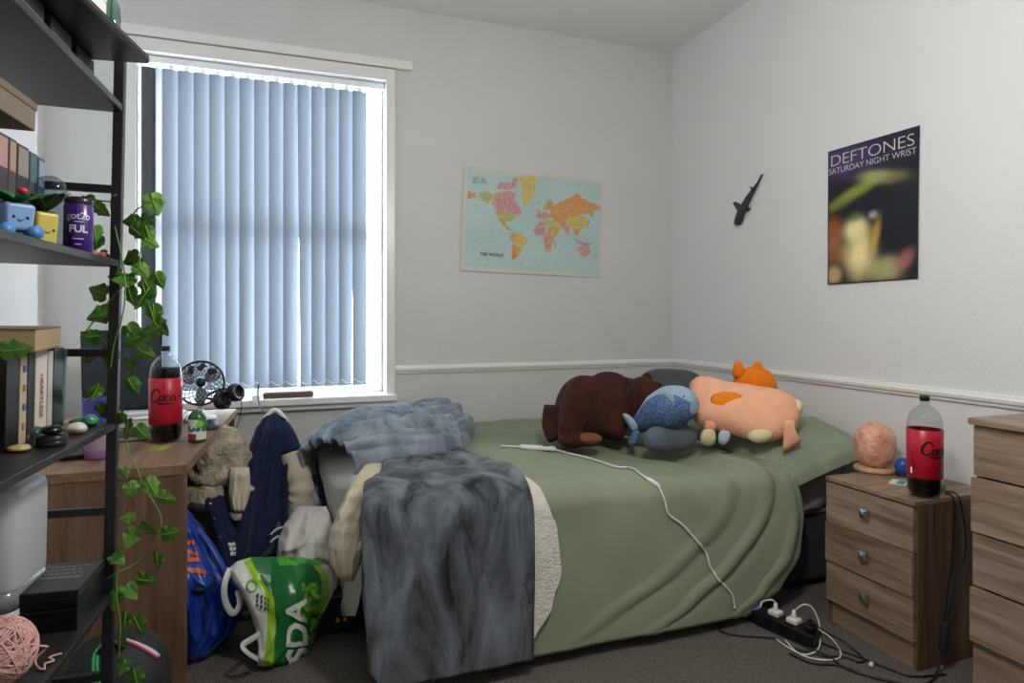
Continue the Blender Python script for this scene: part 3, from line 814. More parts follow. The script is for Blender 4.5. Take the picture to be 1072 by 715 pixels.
# ------------------------------------------------------------------ orange soft toy behind it
kc = PD(789, 402, 3.02); toy = thing('orange_soft_toy', 'orange plush toy with two pointed ears peeping over the peach cushion', 'soft toy', (kc.x, kc.y, .66))
kd = lambda u, v, d=0: PD(u, v, 3.02+d)
kb = MB(); kb.ell(kd(790, 402), (.10, .085, .085), rotv).ell(kd(790, 430, .02), (.105, .09, .12), rotv)
o = kb.obj('body', m_orange, toy); fuse(o, .008, 5)
for px in ([(767, 393), (768, 382), (772, 377), (777, 381), (780, 391), (774, 397)], [(785, 391), (789, 381), (795, 379), (799, 385), (801, 394), (793, 397)]):
    o = [kd(u, v, -.02) for u, v in px]; MB().cushion(o, sum(o, Vector())/len(o), -FWD, .024, rings=6, sub=3).obj('ear', m_orange, toy)
o = [kd(u, v, .03) for u, v in [(797, 388), (806, 390), (813, 400), (814, 412), (806, 408), (800, 398)]]
MB().cushion(o, sum(o, Vector())/len(o), -FWD, .04, rings=6, sub=3).obj('pale_side', m_creamplush, toy)['label'] = 'pale cream side'
o = [kd(u, v, -.008) for u, v in [(778, 390), (783, 386), (787, 390), (783, 394)]]
MB().cushion(o, sum(o, Vector())/len(o), -FWD, .03, rings=4, sub=3).obj('forehead', m_creamplush, toy)

# ------------------------------------------------------------------ white cable with an inline switch across the duvet
m_cablew = M('white_cable', '#d9d8d2', .4)
m_cableb = M('black_cable', '#101012', .45)
from mathutils.bvhtree import BVHTree
bpy.context.view_layer.update()
_dg = bpy.context.evaluated_depsgraph_get()
bvh = BVHTree.FromObject(duvet, _dg); dinv = duvet.matrix_world.inverted()
def on_duvet(u, v, lift=.007):
    o = dinv @ EYE; d = (dinv.to_3x3() @ ray(u, v)).normalized(); hit = bvh.ray_cast(o, d)
    if hit[0] is None: return None
    n = hit[1] if hit[1].dot(d) < 0 else -hit[1]
    return duvet.matrix_world @ (hit[0]+n*lift)
px = [(524, 468), (540, 469), (556, 470), (575, 471), (596, 476), (620, 482), (645, 490), (662, 492), (676, 502), (687, 509), (694, 522), (699, 538), (712, 548), (726, 563), (738, 578), (743, 594), (755, 610), (765, 622), (768, 636)]
fine = curve([Vector((u, v, 0)) for u, v in px], 6)
pts = [p for p in (on_duvet(q_.x, q_.y, .006) for q_ in fine) if p is not None]
pts += [PZ(772, 642, .03), PZ(782, 645, .02), PZ(792, 643, .035)]
cb = thing('white_cable', 'white cable with an inline switch running over the green duvet to the floor', 'cable', tuple(PZ(772, 642, 0)))
MB().tube(curve(pts, 3), .0042, 8).obj('wire', m_cablew, cb)
a, c_ = on_duvet(545, 470, .011), on_duvet(582, 472, .011)
ax_ = (c_-a); L0 = ax_.length; xx = ax_.normalized(); yy = UP.cross(xx).normalized(); zz_ = xx.cross(yy)
M4 = Matrix.Translation((a+c_)/2) @ Matrix((xx, yy, zz_)).transposed().to_4x4()
sw = MB().box(-L0/2, L0/2, -.018, .018, -.009, .009, .006, M4=M4, seg=3).obj('switch_box', m_white, cb)
MB().box(.02, .05, -.008, .008, .008, .0105, .002, M4=M4).obj('slider', m_black, sw)
a, c_ = on_duvet(676, 502, .008), on_duvet(690, 511, .008)
MB().tube([a, lerp(a, c_, .3), lerp(a, c_, .7), c_], [.005, .009, .009, .005], 10).obj('connector', m_white, cb)

# ------------------------------------------------------------------ bottles of cola
m_pet = clear('clear_bottle_plastic', gloss=.45, alpha=.25, tint='#eef1f2')
m_cola = M('cola', '#0d0504', .2, spec=.2)
m_redlabel = M('red_label', '#b5122c', .35)
m_labelink = M('label_black_ink', '#150607', .4)
m_labelwhite = M('label_white_ink', '#e9dcdc', .45)
SCRIPT = [  # flowing handwriting: strokes in letter units, (x, y, half width)
    [(1.55, 1.55, .05), (1.25, 1.85, .09), (.75, 1.75, .10), (.30, 1.15, .13), (.20, .50, .13), (.50, .08, .10), (.95, .10, .07), (1.40, .45, .05), (1.6, .7, .03)],
    [(1.55, 1.55, .04), (1.60, 1.32, .06), (1.42, 1.28, .04)],
    [(1.75, .95, .05), (1.55, .70, .09), (1.50, .30, .09), (1.70, .05, .07), (2.00, .25, .09), (2.05, .70, .09), (1.80, .97, .05), (1.95, .85, .03), (2.3, .95, .03)],
    [(2.85, .80, .06), (2.62, .97, .06), (2.38, .65, .09), (2.36, .25, .09), (2.60, .05, .06), (2.90, .25, .04), (3.05, .45, .03)],
    [(3.60, .85, .06), (3.35, .97, .06), (3.10, .60, .09), (3.10, .20, .09), (3.30, .05, .06), (3.55, .30, .06), (3.68, .90, .08), (3.62, .35, .09), (3.75, .06, .06), (4.05, .3, .03)],
    [(4.15, .62, .07), (4.55, .66, .07)],
    [(6.0, 1.5, .05), (5.7, 1.85, .09), (5.2, 1.75, .10), (4.85, 1.15, .13), (4.75, .50, .13), (5.05, .08, .10), (5.5, .10, .07), (5.9, .45, .04)],
    [(6.25, .95, .05), (6.05, .70, .09), (6.0, .30, .09), (6.2, .05, .07), (6.5, .25, .09), (6.55, .70, .09), (6.3, .97, .05)],
    [(6.75, .5, .04), (7.15, 1.5, .07), (7.05, 1.8, .06), (6.88, 1.5, .08), (6.80, .5, .10), (6.95, .06, .06), (7.2, .3, .03)],
    [(7.75, .85, .06), (7.5, .97, .06), (7.25, .60, .09), (7.25, .20, .09), (7.45, .05, .06), (7.7, .30, .06), (7.83, .90, .08), (7.77, .35, .09), (7.9, .06, .06), (8.3, .3, .03)],
    [(.85, .10, .05), (1.6, -.35, .10), (2.6, -.30, .09), (3.4, -.38, .04)],
]
def wrap_script(strokes, size, mapf):
    b = MB()
    for st in strokes:
        c = curve([Vector((x, y, w)) for x, y, w in st], 6); v = []; f = []
        for i, p in enumerate(c):
            t = c[min(i+1, len(c)-1)]-c[max(i-1, 0)]; n = Vector((-t.y, t.x, 0)); n = n/max(n.length, 1e-6)
            for sg in (1, -1): v.append(mapf((p.x+n.x*p.z*sg)*size, (p.y+n.y*p.z*sg)*size))
        for i in range(len(c)-1): f.append((2*i, 2*i+1, 2*i+3, 2*i+2))
        b.add(v, f)
    return b
BP = [(.0, .004), (.030, .0), (.046, .004), (.052, .018), (.0535, .035), (.0535, .055), (.0525, .062), (.0525, .150), (.0535, .234), (.0535, .246), (.0525, .260), (.0490, .276), (.0425, .290), (.033, .301), (.023, .309), (.0155, .314), (.0135, .318), (.0135, .322), (.0165, .3235), (.0165, .327), (.0132, .328), (.0132, .338)]
def cola_bottle(label, p, sc, face, liquid, text0, grp):
    t = thing('cola_bottle', label, 'bottle', tuple(p), group=grp)
    S = lambda pr: [(r*sc, z*sc) for r, z in pr]
    o = tuple(p)
    MB().lathe(S(BP), 36, o).obj('bottle_body', m_pet, t)
    inn = [(max(0, r-.0018), z+.002) for r, z in BP if z <= liquid]; rl = np.interp(liquid, [z for r, z in BP[2:]], [r for r, z in BP[2:]])-.0018
    inn.append((rl, liquid)); MB().lathe(S(inn+[(0, liquid)]), 36, o).obj('cola_drink', m_cola, t)
    z0, z1 = .066, .232; lr = .0553
    pr = [(lr-.0015, z0), (lr-.0003, z0+.001), (lr, .15), (lr+.0003, z1-.001), (lr-.001, z1)]
    lb = MB().lathe(S(pr), 48, o).obj('label', m_redlabel, t); lb['label'] = 'red wraparound label'
    def mp(x, y, zc=.150, off=.0012):
        a = face+x/(lr*sc)
        return Vector((p[0]+(lr*sc+off)*math.cos(a), p[1]+(lr*sc+off)*math.sin(a), p[2]+zc*sc+y))
    wrap_script([[(x, y, w*1.35) for x, y, w in st] for st in SCRIPT], .0235*sc, lambda x, y: mp(x+text0, y)).obj('brand_script', m_labelink, lb)
    b = MB(); rr_ = random.Random(3)
    for (x, w, zc, h) in ((-.030, .006, .165, .018), (-.030, .006, .14, .02), (-.024, .006, .115, .03)):   # small print columns
        for k in range(int(h/.004)):
            x0, x1, y0 = x+text0, x+text0+w*rr_.uniform(.6, 1), -.03*0+k*.004
            b.add([mp(x0, y0, zc-.02), mp(x1, y0, zc-.02), mp(x1, y0+.0024, zc-.02), mp(x0, y0+.0024, zc-.02)], [(0, 1, 2, 3)])
    b.obj('small_print', m_labelink, lb)
    b = MB(); x0 = text0-.034
    b.add([mp(x0, 0, .082), mp(x0+.008, 0, .082), mp(x0+.008, .02, .082), mp(x0, .02, .082)], [(0, 1, 2, 3)]); b.obj('white_panel', m_labelwhite, lb)
    MB().lathe(S([(.0, .347), (.0142, .347), (.0152, .345), (.0152, .3295), (.0145, .3285)]), 40, o).obj('cap', m_black, t)
    return t
to_cam = lambda p: math.atan2(EYE.y-p[1], EYE.x-p[0])
pb = PZ(968, 518.5, NZ+.001); cola_bottle('half-empty cola bottle with red label standing on the bedside cabinet', pb, 1.0, to_cam(pb), .118, -.012, 'cola bottles')
pb = PZ(173.5, 461.5, DZ+.001); cola_bottle('nearly full cola bottle with red label standing on the desk corner', pb, 1.0, to_cam(pb), .268, -.056, 'cola bottles')

# ------------------------------------------------------------------ salt lamp with its cord
pl = PZ(916, 493, NZ); sl = thing('salt_lamp', 'rough orange-pink rock salt lamp on the bedside cabinet beside the pillow', 'lamp', (pl.x, pl.y, NZ))
m_salt = M('rock_salt', '#d08a68', .6, col2='#e8bfa8', scale=22, detail=5, lo=.35, hi=.72, bump=.8, bscale=45, bdist=.01)
m_salt.node_tree.nodes['Principled BSDF'].inputs['Subsurface Weight'].default_value = .3
m_salt.node_tree.nodes['Principled BSDF'].inputs['Subsurface Radius'].default_value = (.02, .01, .006)
MB().lathe([(0, 0), (.072, 0), (.078, .004), (.078, .012), (.074, .018), (0, .018)], 40, (pl.x, pl.y, NZ+.001)).obj('wooden_base', M('pale_wood', '#c2a27f', .6, col2='#a98660', scale=30, stretch=(1, 8, 1)), sl)
def rock(d):
    e = (abs(d.x)**2.6+abs(d.y)**2.6+abs(d.z)**2.8)**(-1/2.7)-1
    return e+.05*ns(d.x*2.0+3, d.y*2.0, d.z*2.0)+.035*ns(d.x*5, d.y*5, d.z*5+4)
MB().ell((pl.x, pl.y, NZ+.018+.086), (.069, .069, .088), n=48, m=32, disp=rock).obj('salt_rock', m_salt, sl)
cp = [Vector((pl.x+.06, pl.y-.02, NZ+.008)), PZ(960, 502, NZ+.004), PZ(985, 506, NZ+.004), Vector((2.20, 1.60, NZ+.005)), Vector((2.18, 1.566, NZ+.006)), Vector((2.175, 1.552, NZ-.02)),
      Vector((2.17, 1.549, .45)), Vector((2.16, 1.548, .36)), Vector((2.13, 1.546, .22)), Vector((2.12, 1.545, .15))]
cord = MB().tube(curve(cp, 8), .0032, 8).obj('cord', m_cableb, sl)
MB().tube(curve([Vector((2.12, 1.545, .15)), Vector((2.115, 1.54, .145)), Vector((2.10, 1.537, .075)), Vector((2.097, 1.537, .07))], 4), [.005, .009, .012, .0125, .0125, .0125, .0125, .0125, .0125, .012, .011, .008, .005], 10, flat=.7).obj('inline_switch', m_blackmat, cord)
MB().tube(curve([Vector((2.097, 1.537, .07)), Vector((2.07, 1.53, .02)), Vector((2.0, 1.50, .008)), Vector((1.93, 1.50, .006)), Vector((1.86, 1.56, .006)), Vector((1.80, 1.64, .006)), Vector((1.80, 1.73, .008)), Vector((1.77, 1.80, .012))], 8), .0032, 8).obj('cord', m_cableb, sl)
c2 = [Vector((2.21, 1.60, NZ+.006)), Vector((2.205, 1.567, NZ+.008)), Vector((2.205, 1.551, NZ-.02)), Vector((2.225, 1.547, .44)), Vector((2.215, 1.546, .36)), Vector((2.16, 1.545, .25)), Vector((2.135, 1.544, .17))]
tag(MB().tube([Vector((2.24, 1.68, NZ+.004))]+curve(c2, 8), .0026, 8).obj('charging_cable', m_cableb), 'thin black cable looping over the cabinet edge beside the lamp cord', 'cable')

# small things on the bedside cabinet
bp_ = PZ(944, 499, NZ+.001); bt = thing('blue_dispenser', 'small blue plastic dispenser half hidden behind the cola bottle', 'dispenser', tuple(bp_))
MB().ell((bp_.x+.02, bp_.y+.01, NZ+.036), (.03, .03, .035), n=24, m=16).obj('shell', M('blue_plastic', '#1d4b9c', .3), bt)
MB().lathe([(.024, 0), (.026, .004), (.02, .01), (0, .01)], 24, (bp_.x+.02, bp_.y+.01, NZ+.001)).obj('base', m_black, bt)
cc = PZ(941, 505, NZ+.001); b = MB(); R4 = Matrix.Translation((cc.x, cc.y, NZ)) @ Matrix.Rotation(.5, 4, 'Z')
b.box(-.042, .042, -.027, .027, .0008, .0024, M4=R4); cd = b.obj('card', M('card_white', '#d7dcd6', .5)); tag(cd, 'small teal and white card lying in front of the blue dispenser', 'card')
MB().box(-.036, .030, -.021, .004, .0024, .003, M4=R4).obj('printed_panel', M('teal_print', '#3f8f8a', .5), cd)

# ------------------------------------------------------------------ power strip, plugs and leads on the carpet
sp = (Vector(PZ(795, 655, 0))+Vector(PZ(845, 678, 0)))/2
a0, a1 = PZ(797, 658, 0), PZ(846, 680, 0); ang = math.atan2((a1-a0).y, (a1-a0).x)
st = thing('power_strip', 'black extension socket block with white plugs on the carpet by the bed', 'power strip', (sp.x+.02, sp.y+.02, 0), ang)
ST = Matrix.Translation((sp.x+.02, sp.y+.02, 0)) @ Matrix.Rotation(ang, 4, 'Z')
MB().box(-.135, .135, -.034, .034, .004, .052, .006, seg=3).obj('socket_block', m_black, st, world=False)
for x in (-.09, -.005, .08):
    b = MB(); b.box(x-.026, x+.026, -.026, .026, .052, .054, .002)
    f_ = b.obj('socket_face', m_blackmat, st, world=False); b = MB()
b = MB(); b.box(-.118, -.100, -.008, .008, .054, .058, .002)
led, nt, bs = nodes('blue_power_light'); bs.inputs['Emission Color'].default_value = lin('#3040ff'); bs.inputs['Emission Strength'].default_value = 3; bs.inputs['Base Color'].default_value = lin('#2030c0')
b.obj('power_light', led, st, world=False)
def plug(x, y, mat, lead_pts, name, label, white=True, r=.0028, h=.035):
    p = ST @ Vector((x, y, .054)); t = thing(name, label, 'plug lead', tuple(p), ang)
    MB().box(-.022, .022, -.021, .021, .001, h*.6, .006, seg=3).obj('plug_body', mat, t, world=False)
    MB().lathe([(.010, h*.6), (.008, h), (.006, h+.014), (0, h+.014)], 14).obj('plug_neck', mat, t, world=False)
    MB().tube(curve([p+Vector((0, 0, h+.01))]+[Vector(q) for q in lead_pts], 8), r, 8).obj('wire', mat, t)
    return t
pz = lambda u, v, z=.005: PZ(u, v, z)
plug(-.03, .0, m_cablew, [pz(808, 628, .115), pz(798, 630, .10), pz(795, 636, .08), pz(784, 640, .03), pz(770, 642, .012)], 'charger_plug', 'white charger plug in the socket block next to the blue light')
plug(.045, .0, m_cablew, [pz(841, 633, .13), pz(851, 637, .115), pz(858, 655, .06), pz(858, 676, .012), pz(850, 684, .008), pz(836, 684, .006), pz(822, 670, .006)], 'charger_plug', 'white charger plug at the near end of the socket block')
plug(.105, .0, m_black, [pz(862, 660, .08), pz(885, 673, .02), pz(905, 690), pz(899, 693), pz(885, 688), pz(860, 686), pz(830, 678)], 'appliance_plug', 'black plug at the near end of the socket block')
tag(MB().tube(curve([pz(848, 661, .02), pz(862, 662, .012), pz(876, 675), pz(880, 687), pz(868, 691), pz(845, 688), pz(822, 676), pz(812, 668)], 9), .0028, 8).obj('white_lead', m_cablew), 'loop of white lead lying on the carpet in front of the socket block', 'cable')
tag(MB().tube(curve([pz(775, 640, .008), pz(757, 650), pz(754, 660), pz(772, 665), pz(800, 667), pz(815, 668, .008)], 9), .0034, 8).obj('black_lead', m_cableb), 'black lead curving out from under the duvet to the socket block', 'cable')
tag(MB().tube(curve([pz(826, 684), pz(850, 694), pz(880, 697), pz(910, 708), pz(940, 715), pz(960, 722)], 9), .0036, 8).obj('black_lead', m_cableb), 'black lead running from the socket block along the carpet to the cabinet foot', 'cable')
tag(MB().tube(curve([pz(848, 668), pz(878, 680), pz(905, 690), pz(930, 700), pz(955, 708), pz(990, 706)], 9), .0030, 8).obj('black_lead', m_cableb), 'thinner black lead passing the front of the cabinet plinth', 'cable')
ph = pz(912, 697, .004); b = MB(); b.box(-.012, .012, -.007, .007, 0, .010, .003, M4=Matrix.Translation(ph) @ Matrix.Rotation(.6, 4, 'Z')); tag(b.obj('loose_connector', m_white), 'tiny white connector lying on the carpet among the black leads', 'connector')

# ------------------------------------------------------------------ wall pictures
def raster(name, quad, nx, ny, fn, mat, parent, nrm, off):
    """A printed sheet: quad = TL, TR, BR, BL; fn(x, y) gives the ink colour."""
    TL, TR, BR, BL = [Vector(q) for q in quad]; P = []; col = []
    for i in range(nx):
        x = i/(nx-1); row = []
        for j in range(ny):
            y = j/(ny-1); p = lerp(lerp(TL, TR, x), lerp(BL, BR, x), y)
            row.append(p+nrm*(off+.0025*math.sin(x*7+y*2)*math.sin(y*3.2)+.004*(y**6)*(1-x)))
            c = fn(x, y); col.append((*[max(0, k) for k in c], 1))
        P.append(row)
    return MB().grid(P, col=col).obj(name, mat, parent, color=True)
m_print = printed('matt_print', .45); m_gprint = printed('gloss_print', .3)
L3 = lambda h: np.array(lin(h)[:3])
# world map
mq = [PY(485, 173, YB-.006), PY(631, 190, YB-.006), PY(629, 291, YB-.006), PY(482, 283, YB-.006)]
mcen = sum(mq, Vector())/4
mp_t = thing('world_map_poster', 'world map poster with pale blue oceans taped to the back wall', 'poster', (mcen.x, YB-.004, min(p.z for p in mq)))
def nrmz(pts):
    o = []
    for px_, py_ in pts:
        x = (px_-68)/750; top = 68+84*x; bot = 625+38*x; o.append((x, (py_-top)/(bot-top)))
    return o
LAND = [('#cf8f9a', [(205, 225), (245, 212), (300, 205), (342, 212), (330, 245), (350, 268), (376, 325), (345, 332), (320, 316), (245, 314), (225, 285), (208, 250)]),
 ('#c98a9c', [(240, 190), (250, 152), (300, 160), (345, 125), (342, 175), (300, 202)]), ('#a9b86a', [(150, 215), (205, 205), (210, 255), (195, 270), (155, 250)]),
 ('#d58a3a', [(92, 206), (130, 212), (132, 240), (95, 247)]), ('#b4b56c', [(232, 312), (320, 316), (338, 330), (325, 360), (300, 366), (270, 362), (250, 345)]),
 ('#d0905a', [(255, 353), (285, 364), (300, 390), (328, 412), (310, 414), (275, 385)]), ('#d3c25a', [(345, 135), (400, 122), (452, 130), (440, 200), (415, 255), (390, 286), (375, 250), (372, 190)]),
 ('#d6bb55', [(325, 420), (370, 424), (412, 460), (390, 490), (375, 512), (340, 482)]), ('#d58a3a', [(330, 480), (376, 512), (360, 540), (345, 572), (326, 562)]), ('#cc9488', [(317, 424), (342, 428), (336, 482), (318, 456)]),
 ('#c9a45e', [(488, 300), (498, 268), (530, 244), (542, 270), (520, 302)]), ('#c98f93', [(455, 328), (490, 310), (520, 318), (532, 346), (500, 350), (460, 346)]), ('#c78a95', [(458, 302), (470, 298), (473, 325), (460, 326)]),
 ('#d99545', [(525, 280), (560, 270), (600, 250), (650, 230), (668, 208), (700, 240), (818, 290), (802, 306), (770, 310), (760, 345), (740, 320), (700, 330), (640, 342), (600, 347), (560, 362), (530, 342)]),
 ('#d1c255', [(620, 350), (680, 334), (730, 340), (732, 380), (700, 406), (650, 400), (620, 380)]), ('#d6985a', [(540, 340), (622, 344), (612, 386), (580, 402), (550, 382)]),
 ('#cf9098', [(593, 384), (642, 394), (625, 442), (605, 412)]), ('#cf9a70', [(650, 400), (692, 405), (680, 442), (658, 430)]), ('#8e87a8', [(658, 450), (700, 470), (762, 480), (742, 492), (680, 478)]),
 ('#c78a9a', [(438, 410), (470, 358), (502, 368), (502, 432), (455, 440)]), ('#b9bd78', [(500, 350), (552, 360), (562, 390), (520, 402), (500, 380)]), ('#cfa45a', [(520, 394), (582, 394), (560, 442), (530, 460), (500, 440)]),
 ('#cc8790', [(494, 438), (552, 448), (530, 526), (504, 526)]), ('#cdbd62', [(550, 358), (588, 378), (580, 406), (560, 396)]), ('#cf9094', [(680, 508), (715, 488), (742, 495), (757, 530), (730, 552), (690, 532)]),
 ('#c98f93', [(778, 545), (797, 538), (790, 568)]), ('#b98a8a', [(738, 358), (748, 360), (742, 384), (722, 396), (730, 380)]), ('#c9a0a0', [(545, 470), (565, 472), (562, 500), (552, 502)])]
LAND = [(L3(c)*.86+.045, nrmz(p)) for c, p in LAND]
def inside(pts, x, y):
    r = False; n = len(pts); j = n-1
    for i in range(n):
        xi, yi = pts[i]; xj, yj = pts[j]
        if (yi > y) != (yj > y) and x < (xj-xi)*(y-yi)/(yj-yi)+xi: r = not r
        j = i
    return r
SEA, SEA2, MARG, INK = L3('#a9c4c4'), L3('#b9cdc6'), L3('#c9c7bb'), L3('#3f4550')
ALT = [L3('#c9bb6a'), L3('#c98f96'), L3('#cf9a5a'), L3('#a9b07a')]
def map_ink(x, y):
    if x < .022 or x > .982 or y < .03 or y > .965: return MARG
    wx = x+.006*ns(x*26, y*18, 1)+.003*ns(x*70, y*50, 2); wy = y+.009*ns(x*26, y*18, 5)+.004*ns(x*70, y*50, 7)
    for c, pts in reversed(LAND):
        if inside(pts, wx, wy):
            k = ns(x*22, y*18, 15); alt = ALT[int(abs(ns(x*9, y*8, 4))*11) % 4]
            return (c if k < .12 else c*.45+alt*.55)*(1+.20*ns(x*60, y*45, 9))
    s = SEA+(SEA2-SEA)*(.5+.5*ns(x*3, y*3))
    if ns(x*38, y*110, 3) > .52 or (abs(x-.11) < .05 and abs(y-.13) < .03 and ns(x*60, y*40, 8) > -.1): return s*.62+INK*.25
    return s
raster('map_sheet', mq, 230, 160, map_ink, m_print, mp_t, Vector((0, -1, 0)), 0)
def flat_text(s, quad, x, y, h, mat, parent, nrm, off, wx=1., bold=0, space=1, name='lettering', align='CENTER'):
    v, f = text_geo(s, 1, 0, bold, space, align); TL, TR, BR, BL = [Vector(q) for q in quad]
    Hq = (BL-TL).length; Wq = (TR-TL).length; V = []
    for p in v:
        xx = x+p.x*h*Hq/Wq*wx; yy = y-p.y*h; V.append(lerp(lerp(TL, TR, xx), lerp(BL, BR, xx), yy)+nrm*off)
    return MB().add(V, f, 0, False).obj(name, mat, parent)
m_ink = M('dark_ink', '#2d2f33', .6)
flat_text('THE WORLD', mq, .205, .845, .040, m_ink, mp_t, Vector((0, -1, 0)), .006, 1.0, .012, 1.05)
# gig poster
pq = [PX(867, 159, XR-.004), PX(963, 131, XR-.004), PX(961, 292, XR-.004), PX(867, 298, XR-.004)]
pcen = sum(pq, Vector())/4
gp = thing('band_poster', 'tall dark band poster with thin white lettering on the right wall', 'poster', (XR-.003, pcen.y, min(p.z for p in pq)))
BLOB = [  # soft coloured lights: centre x, y, radius x, y, angle, colour, strength
 (.15, .10, .5, .14, 0, '#4a3a6a', .9), (.85, .08, .3, .1, 0, '#2a2340', .8), (.30, .36, .32, .05, -.25, '#9aa040', .85), (.62, .28, .26, .05, .12, '#a9b070', .85), (.75, .31, .12, .035, 0, '#9a8a4a', .6),
 (.05, .62, .16, .12, 0, '#a05a30', .9), (.02, .75, .16, .09, 0, '#b07a50', .8), (.14, .78, .2, .08, .2, '#8a5a28', .8), (.34, .62, .15, .09, 0, '#f6e6a6', 1.0), (.38, .80, .17, .17, 0, '#f3e0a0', 1.0), (.55, .68, .05, .14, .3, '#c9a84a', .8),
 (.65, .92, .20, .09, 0, '#b9b07a', .9), (.88, .86, .10, .06, -.5, '#b06a6a', .8), (.08, .93, .1, .07, 0, '#d8b890', .7), (.33, .52, .07, .035, 0, '#3a7a4a', .7), (.53, .53, .05, .03, 0, '#c8d0d8', .8), (.80, .45, .3, .2, 0, '#161a20', .7), (.45, .42, .3, .06, 0, '#141820', .6)]
def gig_ink(x, y):
    c = L3('#15131c')*(1-.3*y)
    for bx, by, rx, ry, a, h, s in BLOB:
        dx, dy = (x-bx), (y-by); u = (dx*math.cos(a)+dy*math.sin(a))/rx; v = (-dx*math.sin(a)+dy*math.cos(a))/ry
        d2 = u*u+v*v+.35*ns(x*7, y*9, bx*20)
        k = s*math.exp(-max(0, d2)**1.6*1.1) if d2 < 4 else 0
        c = c*(1-k)+L3(h)*k
    c = c*(1+.18*ns(x*60, y*90, 4))
    if x < .012 or x > .988 or y < .008 or y > .992: c = L3('#1b1a1e')
    return c
raster('printed_sheet', pq, 110, 165, gig_ink, m_gprint, gp, Vector((-1, 0, 0)), 0)
m_pale = M('pale_lettering', '#d9d2d0', .5)
flat_text('DEFTONES', pq, .5, .122, .118, m_pale, gp, Vector((-1, 0, 0)), .005, 1.24, -.016, .95)
flat_text('SATURDAY NIGHT WRIST', pq, .5, .180, .062, m_pale, gp, Vector((-1, 0, 0)), .005, 1.02, -.012, .95)
# whale shark shape on the wall
m_shark = M('shark_dark_resin', '#23272a', .5, col2='#30363a', scale=120)
spx = [(797, 185, .0035), (793, 192, .007), (788, 200, .011), (783, 208, .016), (779, 216, .020), (776, 222, .023), (774, 228, .024), (772, 233, .021), (771.5, 235.5, .012)]
sc_ = PX(782, 212, XR); sk = thing('shark_ornament', 'small dark whale shark ornament mounted on the right wall', 'wall ornament', (XR-.01, sc_.y, PX(770, 236, XR).z))
MB().tube(curve([PX(u, v, XR-.013) for u, v, r in spx], 4), [1.3*lerp(spx[min(int(i/4), 7)][2], spx[min(int(i/4)+1, 8)][2], (i % 4)/4) for i in range(33)], 14, up=Vector((1, 0, 0)), flat=.5).obj('body', m_shark, sk)
for px in ([(778, 215), (770, 211), (768, 213), (774, 223)], [(780, 215), (786, 218), (784, 221), (777, 224)], [(789, 197), (786, 195), (787, 199)], [(797, 187), (799, 182), (797, 183), (794, 190)]):
    MB().prism([PX(u, v, XR-.010) for u, v in px], (-.006, 0, 0)).obj('fin', m_shark, sk)

# ------------------------------------------------------------------ clothes and bags heaped between the desk and the bed
m_navy = M('navy_wool', '#1a223b', .92, col2='#202945', scale=30, bump=.25, bscale=300, sheen=.25, spec=.12)
m_sleeve = M('cream_sleeve', '#b9ad98', .8, col2='#c4b9a6', scale=14, bump=.25, bscale=60, spec=.2)
m_sherpa2 = M('cream_sherpa', '#978d7a', .95, col2='#b8ae9b', scale=26, bump=1, bscale=75, bdist=.015, spec=.1)
m_darkcloth = M('dark_grey_cloth', '#3a3d42', .95, col2='#474b50', scale=10, bump=.4, bscale=80, spec=.1)
m_greycloth = M('grey_marl_cloth', '#8b8d90', .95, col2='#979a9d', scale=60, bump=.4, bscale=120, spec=.1)
m_denimdark = M('dark_blue_fleece', '#2f3f4f', .95, col2='#44566a', scale=9, bump=.4, bscale=140, sheen=.4, spec=.1)
def heap(name, mat, c, r, label, cat, seed, amp=.18, n=64, m=40, fl=True):
    def d(v): return amp*ns(v.x*1.6, v.y*1.6, v.z*1.6+seed)+amp*.55*ridge(v.x*2.4+v.z, v.y*2.4, v.z*3+seed)-amp*.3
    b = MB().ell(c, r, n=n, m=m, disp=d)
    if fl: b.v = [Vector((p.x, p.y, max(p.z, .004))) for p in b.v]
    o = b.obj(name, mat); tag(o, label, cat); return o
def shell(rows, back=.05, bulge=.04, nu=40, nv=60, fold=0, seed=0, foldf=4, vfold=1):
    """Cloth form from horizontal slices: rows = (v, u left, u right, depth y left, depth y right) top to bottom; rounded front, closed behind."""
    keys = [(r[0], tuple(r[1:])) for r in rows]; v0, v1 = rows[0][0], rows[-1][0]; P = []; Q = []
    for i in range(nu):
        s = i/(nu-1); p1, p2 = [], []
        for j in range(nv):
            t = j/(nv-1); v = v0+(v1-v0)*t; uL, uR, yL, yR = interp(keys, v)
            y = yL+(yR-yL)*s; e = (4*s*(1-s))**.5; et = min(1, (8*t)**.6, (12*(1-t))**.5)
            h = bulge*e*et + fold*(ridge(s*foldf+.4*ns(t*2, seed), t*vfold, seed)-.3)*min(1, e*1.5)*et + fold*.4*ns(s*9, t*4, seed+3)*et
            p = PY(uL+(uR-uL)*s, v, y); k = (EYE-p).normalized(); k.z *= .4
            p1.append(p+k*h); p2.append(p-k*(back*e*et))
        P.append(p1); Q.append(p2)
    b = MB().grid(P).grid(Q, flip=True); b.front = P; return b
heap('clothes_heap', m_darkcloth, (-.02, 3.02, .16), (.24, .30, .30), 'dark heap of clothes on the carpet under the hanging jacket', 'clothes pile', 3)
heap('sherpa_fleece', m_sherpa2, PY(228, 482, 2.92), (.13, .14, .14), 'cream sherpa fleece bundled beside the desk edge behind the jacket', 'fleece', 9, .26, fl=False)
heap('grey_sweater', m_greycloth, (.075, 2.93, .33), (.11, .12, .15), 'grey sweater crumpled below the jacket sleeve', 'sweater', 14, .22, fl=False)
